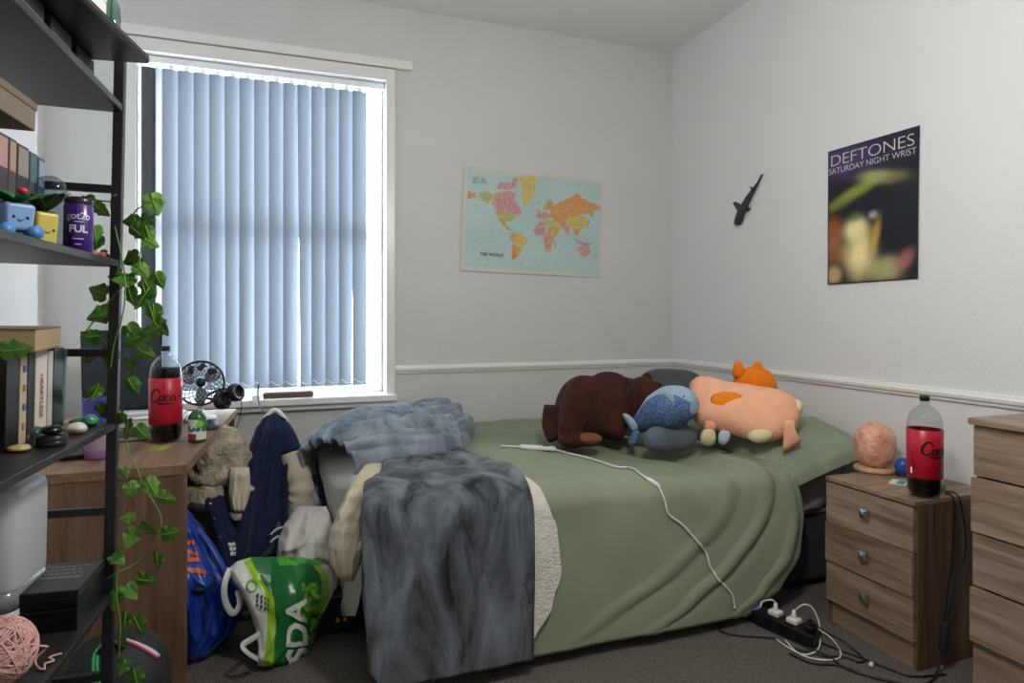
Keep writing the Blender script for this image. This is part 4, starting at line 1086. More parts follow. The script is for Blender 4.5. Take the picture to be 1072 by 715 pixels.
b = shell([(530, 312, 342, 2.80, 2.76), (540, 304, 346, 2.76, 2.72), (552, 296, 348, 2.72, 2.68), (566, 291, 350, 2.68, 2.64), (582, 289, 352, 2.66, 2.60), (600, 296, 354, 2.66, 2.58), (620, 312, 354, 2.68, 2.58), (640, 326, 352, 2.70, 2.60), (655, 336, 350, 2.72, 2.62)], .14, .08, fold=.045, seed=83, nu=80, nv=90, foldf=2.2, vfold=4.5)
tag(b.obj('white_blanket_pile', m_offwhite), 'off-white fleece blanket heaped on the floor behind the supermarket bag', 'blanket')
# off-white sheet and cream throw slipping off the foot corner of the bed
b = shell([(452, 342, 396, 3.08, 3.04), (466, 334, 406, 3.00, 2.86), (480, 333, 404, 2.94, 2.64), (492, 334, 401, 2.90, 2.50), (510, 339, 396, 2.84, 2.36), (540, 345, 390, 2.80, 2.30), (580, 348, 384, 2.76, 2.26), (610, 350, 380, 2.72, 2.24), (632, 348, 376, 2.68, 2.22), (645, 350, 372, 2.66, 2.22)], .03, .05, fold=.022, seed=61, foldf=4, vfold=.8)
tag(b.obj('bed_sheet', m_offwhite), 'off-white sheet hanging down at the foot corner of the bed behind the cream throw', 'sheet')
b = shell([(474, 392, 410, 2.80, 2.78), (484, 384, 406, 2.62, 2.60), (495, 376, 402, 2.48, 2.44), (506, 369, 399, 2.40, 2.33), (520, 361, 395, 2.34, 2.26), (540, 352, 390, 2.31, 2.22), (556, 345, 386, 2.29, 2.19), (572, 343, 382, 2.27, 2.17), (588, 345, 378, 2.26, 2.16), (600, 351, 374, 2.24, 2.16), (609, 360, 370, 2.22, 2.17)], .05, .055, fold=.024, seed=67, nu=70, nv=90, foldf=2.6, vfold=2.6)
tag(b.obj('cream_throw', m_cream), 'cream fleece throw bunched at the foot corner of the bed', 'throw')
# dark blue fleece hanging down between the jacket and the bed
b = shell([(474, 318, 335, 3.10, 3.0), (490, 317, 342, 3.05, 2.95), (520, 318, 350, 3.0, 2.9), (550, 322, 356, 2.95, 2.85), (585, 330, 362, 2.92, 2.82)], .04, .05, fold=.02, seed=4)
tag(b.obj('blue_fleece', m_denimdark), 'dark blue fleece hanging off the foot of the bed beside the jacket', 'fleece')

jk = thing('varsity_jacket', 'navy varsity jacket with cream sleeves draped over the clothes heap by the desk', 'jacket', tuple(PY(270, 560, 2.80)))
b = shell([(433, 281, 290, 3.00, 3.00), (439, 274, 300, 2.99, 2.99), (450, 267, 305, 2.96, 2.96), (470, 260, 306, 2.92, 2.92), (490, 254, 305, 2.88, 2.90), (510, 249, 304, 2.84, 2.88), (530, 246, 303, 2.80, 2.86), (550, 243, 303, 2.76, 2.84), (572, 240, 296, 2.72, 2.80), (590, 240, 272, 2.68, 2.76)], .10, .055, fold=.050, seed=11, foldf=3.2, vfold=.6)
bd = b.obj('jacket_body', m_navy, jk)
# right sleeve: navy shoulder, long cream arm
pts = [PY(294, 446, 2.97), PY(300, 458, 2.93), PY(305, 474, 2.90), PY(310, 492, 2.88), PY(314, 508, 2.87), PY(313, 520, 2.87), PY(308, 526, 2.88)]
MB().tube(curve(pts[:3], 6), [.035+.012*k/12 for k in range(13)], 16).obj('shoulder', m_navy, jk)
cv = curve(pts[2:], 7); sv = MB().tube(cv, [.044+.003*math.sin(k*.9)+.012*math.sin(k/len(cv)*3) for k in range(len(cv)-1)]+[.026], 18).obj('sleeve', m_sleeve, jk); sv['label'] = 'cream right sleeve'
# left sleeve: the cream forearm showing in front
b = shell([(489, 241, 261, 2.80, 2.80), (500, 240, 262, 2.78, 2.79), (515, 239, 262, 2.765, 2.775), (530, 241, 259, 2.75, 2.76), (536, 244, 257, 2.745, 2.755)], .03, .035, nu=24, nv=30, fold=.010, seed=17)
b.obj('sleeve', m_sleeve, jk)['label'] = 'cream left sleeve'
b = shell([(505, 258, 264, 2.79, 2.80), (512, 257, 267, 2.785, 2.795), (519, 257, 260, 2.78, 2.79)], .015, .02, nu=12, nv=12); b.obj('lining_fold', m_sleeve, jk)
# open front with snap and lettering, cuff stripes
b = shell([(513, 211, 230, 2.78, 2.80), (522, 212, 237, 2.77, 2.80), (540, 219, 243, 2.745, 2.77), (560, 225, 247, 2.71, 2.74), (580, 231, 252, 2.68, 2.71), (598, 236, 254, 2.66, 2.69)], .04, .03, fold=.008, seed=23, nu=24, nv=40)
fr_ = b.obj('front_flap', m_navy, jk)
fp = b.front
def on_front(P, s, t, off=.004):
    nu, nv = len(P), len(P[0]); i, j = s*(nu-1), t*(nv-1); i0, j0 = min(int(i), nu-2), min(int(j), nv-2)
    a = lerp(lerp(P[i0][j0], P[i0+1][j0], i-i0), lerp(P[i0][j0+1], P[i0+1][j0+1], i-i0), j-j0); n = (P[i0+1][j0]-P[i0][j0]).cross(P[i0][j0+1]-P[i0][j0]).normalized()
    if n.dot(EYE-a) < 0: n = -n
    return a+n*off
MB().ell(on_front(fp, .26, .16, .002), (.008, .005, .008)).obj('snap_button', M('steel_snap', '#b9bcc0', .25, metal=1), fr_)
for t_ in (.34, .56): MB().ell(on_front(fp, .22, t_, .002), (.005, .004, .005)).obj('snap_button', M('steel_snap_small', '#8d9094', .3, metal=1), fr_)
m_white_felt = M('white_felt', '#cfccc4', .9)
b = MB()
for rw in range(3):
    for k in range(2):
        s0, t0 = .50+.18*k, .64+.055*rw
        b.add([on_front(fp, s0, t0, .005), on_front(fp, s0+.14, t0-.008, .005), on_front(fp, s0+.14, t0+.030, .005), on_front(fp, s0, t0+.038, .005)], [(0, 1, 2, 3)])
    if rw < 2: b.add([on_front(fp, .55, .67+.055*rw, .005), on_front(fp, .60, .668+.055*rw, .005), on_front(fp, .60, .70+.055*rw, .005), on_front(fp, .55, .702+.055*rw, .005)], [(0, 1, 2, 3)])
pt_ = b.obj('letter_patch', m_white_felt, fr_); pt_['label'] = 'white felt letter patch'
for k in range(2):
    a_, c_ = PY(283, 560+k*8, 2.765), PY(303, 546+k*9, 2.80); kk = (EYE-a_).normalized()*.036
    MB().tube([lerp(a_, c_, q_/6)+kk+UP*(.006*math.sin(q_)) for q_ in range(7)], .0042, 6, flat=1).obj('cuff_stripe', m_white_felt, jk)
b = shell([(536, 240, 258, 2.75, 2.76), (541, 241, 260, 2.745, 2.755), (545, 244, 252, 2.74, 2.75)], .015, .02, nu=14, nv=10); b.obj('sherpa_trim', m_sherpa2, jk)
hg = thing('coat_hanger', 'white plastic hanger end poking out at the top of the navy jacket', 'hanger', tuple(PY(287, 434, 3.02)))
MB().tube(curve([PY(276, 440, 3.0), PY(283, 432, 3.0), PY(288, 429.5, 3.0), PY(294, 433, 3.0), PY(300, 442, 3.0)], 6), .010, 10).obj('hanger_arm', m_white, hg)
MB().tube(curve([PY(271, 402, 3.48), PY(270, 412, 3.44), PY(272, 424, 3.3), PY(278, 433, 3.1), PY(283, 433, 3.02)], 7), .004, 8).obj('hook', m_blackmetal, hg)
tag(heap('cream_collar', m_sherpa2, PY(213, 519, 2.82), (.075, .07, .055), 'small cream sherpa collar poking out above the blue bag', 'collar', 31, .2, 40, 26, fl=False), 'small cream sherpa hood lying above the blue shopping bag', 'hood')

# big blue shopper
m_blue = M('blue_woven_plastic', '#14358f', .32, col2='#1c44a8', scale=6, bump=.15, bscale=400, spec=.6)
bb = thing('blue_shopping_bag', 'big shiny blue shopping bag with an orange print beside the desk panel', 'bag', tuple(PZ(205, 690, 0)))
b = shell([(532, 190, 196, 2.56, 2.60), (545, 188, 204, 2.54, 2.60), (560, 186, 216, 2.52, 2.60), (578, 184, 226, 2.50, 2.58), (592, 184, 236, 2.47, 2.56), (610, 184, 249, 2.45, 2.54), (635, 184, 254, 2.43, 2.54), (658, 184, 247, 2.43, 2.54), (678, 184, 226, 2.46, 2.52), (694, 186, 208, 2.50, 2.52)], .22, .07, fold=.030, seed=37, nu=60, nv=80, foldf=3.4, vfold=2.5)
for g in range(len(b.v)): b.v[g] = Vector((b.v[g].x, b.v[g].y, max(.004, b.v[g].z)))
b.obj('bag_body', m_blue, bb); F_ = b.front
m_or = M('orange_print', '#c65a22', .4); m_navyprint = M('dark_blue_print', '#1a2452', .4)
for k in range(4):
    t0 = .19+.055*k; b = MB()
    P_ = [[on_front(F_, .22+.36*i/10, t0+.03*j/4+.012*(i/10)*(k % 2*2-1), .004) for j in range(5)] for i in range(11)]
    ob = MB().grid(P_).obj('print_stripe', m_or, bb); ob['label'] = 'orange printed stripe'
MB().tube(curve([PY(196, 612, 2.44), PY(204, 618, 2.41), PY(215, 616, 2.42), PY(224, 609, 2.46), PY(217, 602, 2.46), PY(205, 604, 2.45)], 6), .010, 8).obj('handle_opening', m_blackmat, bb)
MB().tube(curve([PY(206, 552, 2.55), PY(222, 572, 2.50), PY(236, 598, 2.47), PY(246, 625, 2.46), PY(240, 655, 2.46)], 8), .012, 8, flat=.3).obj('strap', m_blue, bb)

# supermarket carrier bag with SDA showing
m_bagprint = printed('carrier_bag_print', .3, .6)
rows = [(583, 262, 316, 2.40, 2.50), (589, 246, 341, 2.38, 2.52), (596, 239, 347, 2.37, 2.52), (606, 242, 349, 2.36, 2.50), (620, 252, 349, 2.345, 2.48), (634, 259, 343, 2.335, 2.46), (648, 264, 335, 2.33, 2.45), (662, 268, 331, 2.325, 2.44), (676, 270, 327, 2.32, 2.43), (688, 269, 318, 2.315, 2.42), (697, 270, 290, 2.31, 2.38)]
b = shell(rows, .10, .06, nu=110, nv=110, fold=.022, seed=43, foldf=2.6, vfold=2.2)
WHITE, LIME, DGREEN, MIDG = L3('#c9cbc8'), L3('#8fbf2a'), L3('#1c6b35'), L3('#4fa234')
def bag_ink(u, v):
    band = interp([(583, 262), (600, 272), (622, 287), (650, 289), (675, 287), (697, 285)], v)     # left edge of the dark green panel
    d = u-band
    right = interp([(583, 322), (600, 336), (620, 338), (640, 330), (650, 336)], v)
    if v < 590 and u > 290: return MIDG if ns(u*.09, v*.12) > -.1 else DGREEN
    if d < -9: return WHITE
    if d < 0: return LIME
    if v < 640 and u > right: return LIME if u < right+7 else WHITE
    if v > 607 and u > 316+ (ns(v*.1, 3)*2) and ns(u*.16, v*.13, 6) > -.12: return MIDG if ns(u*.3, v*.22, 2) > .05 else LIME
    return DGREEN
keys = [(r[0], tuple(r[1:])) for r in rows]; cols = []
def uv_at(i, j, nu=110, nv=110):
    v = rows[0][0]+(rows[-1][0]-rows[0][0])*j/(nv-1); a = interp(keys, v); return a[0]+(a[1]-a[0])*i/(nu-1), v
for _ in range(2):
    for i in range(110):
        for j in range(110): cols.append((*bag_ink(*uv_at(i, j)), 1))
b.c = cols; b.v = [Vector((p.x, p.y, max(.004, p.z))) for p in b.v]
cbg = thing('carrier_bag', 'green and white supermarket carrier bag lettered SDA on the carpet', 'bag', tuple(PZ(295, 690, 0)))
b.obj('bag_body', m_bagprint, cbg, color=True); BF = b.front
def at_uv(u, v, off=.004):
    v = max(rows[0][0], min(rows[-1][0], v)); a = interp(keys, v); return on_front(BF, max(0, min(1, (u-a[0])/(a[1]-a[0]))), (v-rows[0][0])/(rows[-1][0]-rows[0][0]), off)
m_wht = M('white_print', '#d5d6d2', .35)
# lettering reads upwards along the dark panel
v_, f_ = text_geo('SDA', 1, 0, .035, 1.0, 'LEFT'); bt2 = bmesh.new(); vs = [bt2.verts.new(p) for p in v_]
for q_ in f_:
    try: bt2.faces.new([vs[k] for k in q_])
    except ValueError: pass
bmesh.ops.subdivide_edges(bt2, edges=bt2.edges[:], cuts=2, use_grid_fill=True); bmesh.ops.triangulate(bt2, faces=bt2.faces[:]); bt2.verts.index_update()
V = [at_uv(321-p.co.y*30-p.co.x*1.0, 689-p.co.x*35, .006) for p in bt2.verts]
MB().add(V, [[v.index for v in q_.verts] for q_ in bt2.faces], 0, False).obj('bag_lettering', m_wht, cbg); bt2.free()
tx = MB()
for k in range(4):
    for q_ in range(3):
        tx.add([at_uv(268+k*4, 618+q_*5+k*1.5, .006), at_uv(270+k*4, 618+q_*5+k*1.5, .006), at_uv(270+k*4, 621.5+q_*5+k*1.5, .006), at_uv(268+k*4, 621.5+q_*5+k*1.5, .006)], [(0, 1, 2, 3)])
tx.obj('small_print', m_ink, cbg)
ring = [at_uv(263+5*math.cos(2*PI*k/20), 610+6*math.sin(2*PI*k/20), .006) for k in range(20)]
MB().tube(ring, .0028, 6, close=True).obj('round_mark', M('lime_print', '#86b52a', .4), cbg)
m_bagwhite = M('white_bag_plastic', '#c4c6c4', .35, spec=.6)
def strap(pts, r=.011):
    MB().tube(curve(pts, 7), r, 8, flat=.25, up=Vector((.3, -1, .2))).obj('handle', m_bagwhite, cbg)
strap([PY(241, 595, 2.36), PY(235, 612, 2.33), PY(236, 630, 2.33), PY(244, 642, 2.34), PY(251, 632, 2.35), PY(249, 618, 2.35)])
strap([PY(272, 664, 2.32), PY(262, 670, 2.28), PY(254, 676, 2.26), PY(260, 684, 2.25), PY(270, 690, 2.28)])
# black box with yellow marks under the foot of the bed
xb = PZ(352, 664, 0); bx = thing('black_box', 'small black box with two yellow marks on the carpet at the foot of the bed', 'box', (xb.x+.02, xb.y+.10, 0))
MB().box(-.10, .10, -.10, .10, .002, .13, .012, seg=3).obj('box_body', m_blackmat, bx, world=False)
MB().box(-.095, .095, -.102, .095, .13, .145, .006).obj('lid', m_black, bx, world=False)
m_yel = M('yellow_mark', '#c9a92a', .5)
for dx in (-.015, .012): MB().box(dx-.006, dx+.006, -.1035, -.100, .045, .06, .001).obj('yellow_mark', m_yel, bx, world=False)
# loose bottle lid on the carpet in the shadow between the bags
lp = PZ(262, 658, 0)
tag(MB().lathe([(.0, .001), (.03, .001), (.032, .005), (.032, .03), (.024, .036), (0, .036)], 28, (lp.x-.02, lp.y+.10, 0)).obj('green_jar_lid', M('dark_green_plastic', '#1f4a38', .3)), 'dark green screw lid on the carpet between the blue and green bags', 'lid')

# ------------------------------------------------------------------ things on the desk and sill
dz_ = DZ+.001
# green drink bottle
pg = PZ(206.5, 462.5, dz_); gb = thing('green_bottle', 'small green bottle with a printed sleeve and white lid on the desk edge', 'bottle', tuple(pg))
m_gr = M('green_glossy_bottle', '#1d5a22', .2, coat=.5)
MB().lathe([(0, 0), (.027, 0), (.030, .003), (.030, .085), (.028, .096), (.022, .104), (.018, .107)], 30, pg, cap0=True).obj('bottle_body', m_gr, gb)
MB().lathe([(.0182, .106), (.0182, .112), (0, .113)], 24, pg).obj('cap', m_gr, gb)
lw = MB(); fa = to_cam(pg); lcol = []
def lab_ink(x, y):
    if y < .30: return L3('#8f1f2c') if x < .45 else L3('#d0d4d0')
    if y < .40: return L3('#d5d8d4')
    if ((x-.62)/.16)**2+((y-.78)/.16)**2 < 1: return L3('#8fc43a')
    if y < .70 and ns(x*6, y*5) > -.05: return L3('#2d6b6a')
    return L3('#c9d3cf') if x+y*.4 < .95 else L3('#3f7a56')
P_ = []
for i in range(40):
    r_ = []
    for j in range(30):
        x, y = i/39, j/29; a = fa-1.35+2.7*x; r_.append(Vector((pg.x+.0306*math.cos(a), pg.y+.0306*math.sin(a), pg.z+.012+.072*y))); lcol.append((*lab_ink(x, y), 1))
    P_.append(r_)
MB().grid(P_, col=lcol).obj('label', m_bagprint, gb, color=True)
# desk fan with round wire cage
pf = PZ(211, 431, dz_); fc = PD(210, 401, 2.78); fan = thing('desk_fan', 'small round fan with a black wire cage behind the cola bottle', 'fan', (fc.x, fc.y, dz_))
fn = (EYE-fc).normalized(); fn = Vector((fn.x, fn.y, .15)).normalized(); fx = UP.cross(fn).normalized(); fy = fn.cross(fx)
Rf = .094
ringp = lambda r, d, n=48: [fc+fx*(r*math.cos(2*PI*k/n))+fy*(r*math.sin(2*PI*k/n))+fn*d for k in range(n)]
MB().tube(ringp(Rf, 0), .005, 8, close=True).tube(ringp(Rf, -.022), .004, 8, close=True).obj('rim', m_black, fan)
cage = MB()
for k in range(20):
    a = 2*PI*k/20
    for sw_ in (1, -1):
        cage.tube([fc+(fx*math.cos(a+sw_*.9*q_/8)+fy*math.sin(a+sw_*.9*q_/8))*(.028+(Rf-.028)*q_/8)+fn*(.040*math.cos(q_/8*PI/2)) for q_ in range(9)], .0016, 5)
cage.obj('wire_guard', m_black, fan)
MB().ell(fc+fn*.035, (.020, .020, .020)).obj('hub', m_black, fan)
m_blade = M('pale_fan_blade', '#aeb9c2', .4)
for k in range(3):
    a = 2*PI*k/3+.5; o = []
    for rr_, da in ((.02, -.25), (.05, -.35), (.082, -.25), (.086, .15), (.06, .55), (.03, .5)): o.append(fc+(fx*math.cos(a+da)+fy*math.sin(a+da))*rr_+fn*(.008+.012*da))
    MB().cushion(o, sum(o, Vector())/6, fn, .002, rings=3, sub=3).obj('blade', m_blade, fan)
for a0_ in (.6, 1.3, 1.95):
    pts = [fc+(fx*math.cos(a0_+q_*.07)+fy*math.sin(a0_+q_*.07))*(.070+.010*math.sin(q_*1.1))+fn*.020 for q_ in range(7)]
    MB().tube(pts, [.006, .012, .014, .011, .014, .012, .005], 10, flat=.4).obj('cage_patch', m_black, fan)
MB().lathe([(0, 0), (.062, 0), (.066, .006), (.06, .02), (.03, .03), (.018, .034), (.014, .05)], 32, (fc.x-fn.x*.02, fc.y-fn.y*.02, dz_)).obj('fan_base', m_white, fan)
MB().tube([fc-fn*.028-fy*.0, fc-fn*.034-fy*.06, Vector((fc.x-fn.x*.02, fc.y-fn.y*.02, dz_+.045))], .012, 10).obj('stem', m_white, fan)
# headphones lying on the desk corner
hp = PZ(236, 432, dz_); hd_ = thing('headphones', 'black over-ear headphones resting at the back of the desk', 'headphones', tuple(hp))
e1, e2 = PD(232, 419, 2.95), PD(246, 411, 3.0)
for e_ in (e1, e2):
    ax_ = Vector((.75, -.55, .2)).normalized(); ro = ax_.to_track_quat('Z', 'Y').to_matrix().to_4x4(); ro.translation = e_
    ec = MB().lathe([(0, -.022), (.030, -.022), (.040, -.014), (.043, -.002), (.040, .012), (.028, .020), (.022, .012), (0, .010)], 30, M4=ro).obj('ear_cup', m_blackmat, hd_)
    MB().tube([e_+ro.to_3x3() @ Vector((.033*math.cos(2*PI*k/24), .033*math.sin(2*PI*k/24), .014)) for k in range(24)], .011, 10, close=True).obj('ear_cushion', m_black, ec)
mid = (e1+e2)/2
MB().tube(curve([e1, e1+Vector((-.05, .0, .01)), mid+Vector((-.10, .02, .0)), e2+Vector((-.06, .06, .012)), e2], 8), .009, 10, flat=.6).obj('headband', m_blackmat, hd_)
tag(MB().tube(curve([PD(251, 414, 3.0), PD(253, 424, 3.02), PD(250, 440, 3.04), PD(246, 452, 3.05)], 7), .0022, 7).obj('audio_cable', m_cableb), 'thin black cable hanging off the desk edge below the headphones', 'cable')
# mouse
pm = PZ(220, 449, dz_); mo = thing('computer_mouse', 'dark grey computer mouse behind the green bottle on the desk', 'mouse', tuple(pm))
MB().ell((pm.x, pm.y+.02, dz_+.006), (.032, .055, .03), n=28, m=16).obj('shell', M('mouse_grey', '#33383f', .5), mo); o = mo.children[0]
for v in o.data.vertices: v.co.z = max(v.co.z, .0)
MB().tube([Vector((pm.x, pm.y-.02, dz_+.034)), Vector((pm.x, pm.y-.005, dz_+.037))], .004, 8).obj('scroll_wheel', m_black, mo)
# white keyboard and papers, monitor
kp = PZ(146, 441, dz_); pr_t = Matrix.Translation((kp.x, kp.y+.10, dz_)) @ Matrix.Rotation(.05, 4, 'Z')
st_ = thing('paper_stack', 'stack of white paper on the desk behind the cola bottle', 'paper stack', mat=Matrix.Translation((kp.x+.03, kp.y-.06, dz_)) @ Matrix.Rotation(.05, 4, 'Z'))
b = MB(); b.box(-.15, .15, -.105, .105, 0, .022, .001).box(-.148, .146, -.10, .108, .0225, .032, .001, M4=Matrix.Rotation(.05, 4, 'Z')); b.obj('paper', M('white_paper', '#c9c7c2', .8), st_, world=False)
MB().box(-.152, .152, -.107, .107, .0325, .0345, .0005).obj('cover_sheet', m_white, st_, world=False)
kb_ = thing('keyboard', 'white keyboard with rounded corners lying on the paper stack', 'keyboard', mat=Matrix.Translation((kp.x+.015, kp.y-.02, dz_+.0355)) @ Matrix.Rotation(.1, 4, 'Z'))
MB().box(-.15, .15, -.06, .06, 0, .016, .008, seg=3).obj('case', m_white, kb_, world=False)
b = MB()
for r_ in range(5):
    for k in range(14): b.box(-.140+.020*k, -.123+.020*k, -.050+.020*r_, -.033+.020*r_, .016, .0195, .001)
b.obj('key_field', M('key_white', '#cfd0ce', .5), kb_, world=False)
mq_ = [PY(84, 347, 3.14), PY(170, 343, 3.10), PY(168, 428, 3.10), PY(86, 432, 3.14)]
mon = thing('monitor', 'dark switched-off monitor on the desk behind the shelving ivy', 'monitor', ((mq_[0].x+mq_[1].x)/2, 3.16, dz_))
back = Vector((.0, .03, 0)); b = MB(); b.prism(mq_, back); b.obj('casing', m_black, mon)
ins = lambda t: [lerp(p, sum(mq_, Vector())/4, t)+Vector((0, -.0015, 0)) for p in mq_]
MB().add(ins(.04), [(0, 1, 2, 3)], 0, False).obj('screen', M('dark_screen', '#121822', .12, coat=.5), mon)
mx_ = (mq_[0].x+mq_[1].x)/2
MB().box(mx_-.02, mx_+.02, 3.15, 3.175, dz_+.008, 1.0, .004).obj('stand', m_black, mon); MB().box(mx_-.11, mx_+.11, 3.08, 3.24, dz_, dz_+.012, .005).obj('stand_base', m_black, mon)
# iced-drink cup
pc_ = PZ(103, 479, dz_); cu_ = thing('drink_cup', 'tall translucent tumbler with a purple band on the desk by the shelving post', 'cup', tuple(pc_))
MB().lathe([(0, .0), (.036, .0), (.038, .004), (.040, .05), (.043, .12)], 32, pc_).obj('cup_body', M('frosted_mauve', '#b9a6b4', .35, trans=.3), cu_)
MB().lathe([(.043, .12), (.044, .14), (.046, .19), (.047, .192), (.044, .192)], 32, pc_).obj('purple_band', M('purple_plastic', '#4b42a0', .3, trans=.2), cu_)
MB().lathe([(.0365, .001), (.039, .002), (.0405, .03)], 32, pc_).obj('mauve_foot', M('mauve_plastic', '#a37aae', .35), cu_)
# dark bowl-shaped lid seen just under the shelf, black notebooks by the bottle
pt = PZ(70, 482, dz_); tag(MB().lathe([(0, 0), (.05, .0), (.062, .006), (.066, .016), (.064, .018), (.05, .008), (0, .006)], 36, (pt.x, pt.y+.05, dz_)).obj('dark_saucer', m_black), 'shiny dark saucer on the near end of the desk', 'saucer')
pn_ = PZ(146, 462, dz_); nb = thing('black_notebook', 'black notebook lying flat beside the cola bottle', 'notebook', mat=Matrix.Translation((pn_.x-.04, pn_.y+.07, dz_)) @ Matrix.Rotation(.1, 4, 'Z'))
MB().box(-.09, .09, -.065, .065, 0, .003, .001).obj('cover', m_blackmat, nb, world=False); MB().box(-.086, .088, -.062, .062, .003, .017).obj('pages', M('page_edges', '#8d8a82', .8), nb, world=False); MB().box(-.09, .09, -.065, .065, .017, .02, .001).obj('cover', m_blackmat, nb, world=False)
# fallen leaf
def leaf_shape(): return [(.04, 0), (-.04, -.14), (.04, -.30), (.20, -.36), (.36, -.33), (.46, -.40), (.56, -.30), (.76, -.18), (1.0, 0), (.76, .18), (.56, .30), (.46, .40), (.36, .33), (.20, .36), (.04, .30), (-.04, .14)]
def leaf_geo(b, p, dr, nrm, size, fold=.18, mi=0, curl=.1, th=.0006):
    dr = dr.normalized(); nrm = (nrm-dr*nrm.dot(dr)); nrm = nrm.normalized() if nrm.length > 1e-5 else dr.orthogonal().normalized(); sd = nrm.cross(dr)
    pts = smooth_loop([Vector((x, y, 0)) for x, y in leaf_shape()], 2); V = []
    f = lambda x, y: p+dr*(x*size)+sd*(y*1.05*size)+nrm*(size*(-fold*abs(y)*1.4-curl*x*x+.03*math.sin(x*14)*abs(y)*4))
    mids = [f(x, 0) for x in (0, .2, .4, .6, .8, 1.0)]
    V = [f(q_.x, q_.y) for q_ in pts]; n = len(V); V += [f(.4, 0)]
    b.add(V, [(i, (i+1) % n, n) for i in range(n)], mi)
    b.tube([m_+nrm*.0004 for m_ in mids[:5]], [size*.018]*4+[size*.006], 4, mi=1)
m_leafy = M('yellowed_leaf', '#7d8a2a', .5, col2='#94a040', scale=30)
m_vein = M('leaf_vein', '#86b04a', .5)
plf = PZ(157, 468, dz_+.008); b = MB(); leaf_geo(b, plf, Vector((.075, -.02, .0)), Vector((0, -.3, 1)), .072, .25, curl=-.05)
tag(b.obj('fallen_leaf', [m_leafy, m_vein]), 'yellow-green ivy leaf fallen on the desk in front of the cola bottle', 'leaf')
# window sill: dark wooden tray, small white pot, black flex
s0 = PY(302, 413, YB-.02); sz = .766
tr = thing('wooden_tray', 'low dark wooden tray on the window sill under the blind', 'tray', (s0.x, YB+.01, sz))
MB().box(-.125, .125, -.028, .028, 0, .008, .002).obj('tray_base', M('dark_tray_wood', '#4a3a30', .5, col2='#5d4a3c', scale=20, stretch=(2, 20, 20)), tr, world=False)
b = MB(); b.box(-.125, .125, -.030, -.024, .002, .026, .002).box(-.125, .125, .024, .030, .002, .026, .002).box(-.125, -.119, -.024, .024, .002, .026, .002).box(.119, .125, -.024, .024, .002, .026, .002); b.obj('tray_rim', tr.children[0].data.materials[0], tr, world=False)
s1 = PY(268, 411, YB-.02); tag(MB().lathe([(0, 0), (.02, 0), (.026, .012), (.026, .016), (.022, .016), (.018, .004), (0, .004)], 24, (s1.x, YB-.02, sz)).obj('white_dish', m_white), 'little white dish at the left end of the window sill', 'dish')

# ------------------------------------------------------------------ things on the shelving unit
m_cardb = M('brown_cardboard', '#6e6354', .75, col2='#7a6f5f', scale=6, bump=.1, bscale=200)
def shelf_book(label, y, x_front, z, th, hgt, dep, cov, page='#c8bfa8', lean=0, title=None, tcol=None, group='books on the middle shelf', tsize=.016, bold=.01, vx=None, rz=0):
    """A book standing on a shelf with its spine towards the room."""
    t = on_shelf('book', label, 'book', x_front, y, z+.0005, rz, group)
    R4 = Matrix.Rotation(lean, 4, 'X'); cm = M('book_cover', cov, .45); pm_ = M('book_pages', page, .85, col2='#b3a98f', scale=4, stretch=(1, 260, 1))
    b = MB(); b.box(-dep, 0, -th/2, -th/2+.002, 0, hgt, .0005, M4=R4).box(-dep, 0, th/2-.002, th/2, 0, hgt, .0005, M4=R4).box(-.003, .0, -th/2, th/2, 0, hgt, .001, M4=R4); b.obj('cover', cm, t, world=False)
    MB().box(-dep+.003, -.003, -th/2+.002, th/2-.002, .003, hgt-.003, M4=R4).obj('pages', pm_, t, world=False)
    if title:
        v, f = text_geo(title, 1, 0, bold, .95, 'CENTER'); W_ = max(p.x for p in v)-min(p.x for p in v)
        sx = tsize; sy = (vx or hgt*.55)/W_
        V = [R4 @ Vector((.0012, (p.y-.35)*sx*1.0, hgt*.48-p.x*sy)) for p in v]
        MB().add(V, f, 0, False).obj('spine_title', M('title_ink', tcol, .5), t, world=False)
    return t
z3 = SZ[2]
sp_ = lambda u, v, z=z3: PS(u, v, z)
def ypx(u, x, z=1.05):    # local y where the picture column u meets the plane x
    return PSX(u, 330, x).y
XS = -.085
bks = [(8, 22, .175, 'wide black hardback with plain spine on the middle shelf', '#0f0f11', None, None), (22.4, 30, .165, 'cream paperback with coloured tabs between two black books', '#b9ae93', None, None),
       (30.5, 38, .175, 'thin dark grey book left of the white one', '#2b2e33', None, None), (38.5, 51, .172, 'white book with red lettering down its spine', '#cfc9bb', 'HEARTLESS', '#8f2230'),
       (51.5, 57, .168, 'slim pale grey book right of the red-lettered spine', '#b9b6ae', None, None), (57.5, 68, .172, 'black book next to the slim pale one', '#121316', None, None)]
for u0, u1, hg_, lab, cov, ti, tc_ in bks:
    ya, yb_ = ypx(u0, XS), ypx(u1, XS); o = shelf_book(lab, (ya+yb_)/2, XS, z3, max(.008, yb_-ya-.002), hg_, .14, cov, title=ti, tcol=tc_, tsize=.020 if ti == 'HEARTLESS' else .010, vx=.085 if ti == 'HEARTLESS' else .09, bold=.012)
    if 'tabs' in lab:
        for k, c_ in enumerate(('#c9788a', '#5a7ab5', '#b98a5a', '#7a66b0')):
            MB().box(-.02, .004, -.004, .004, .03+.035*k, .042+.035*k, .001).obj('page_tab', M('paper_tab', c_, .6), o, world=False)
ya, yb_ = ypx(69, XS), ypx(77, XS); shelf_book('slim blue-grey case leaning at the end of the row of books', (ya+yb_)/2+.004, XS-.01, z3, .014, .165, .12, '#3b4754', lean=-.07)
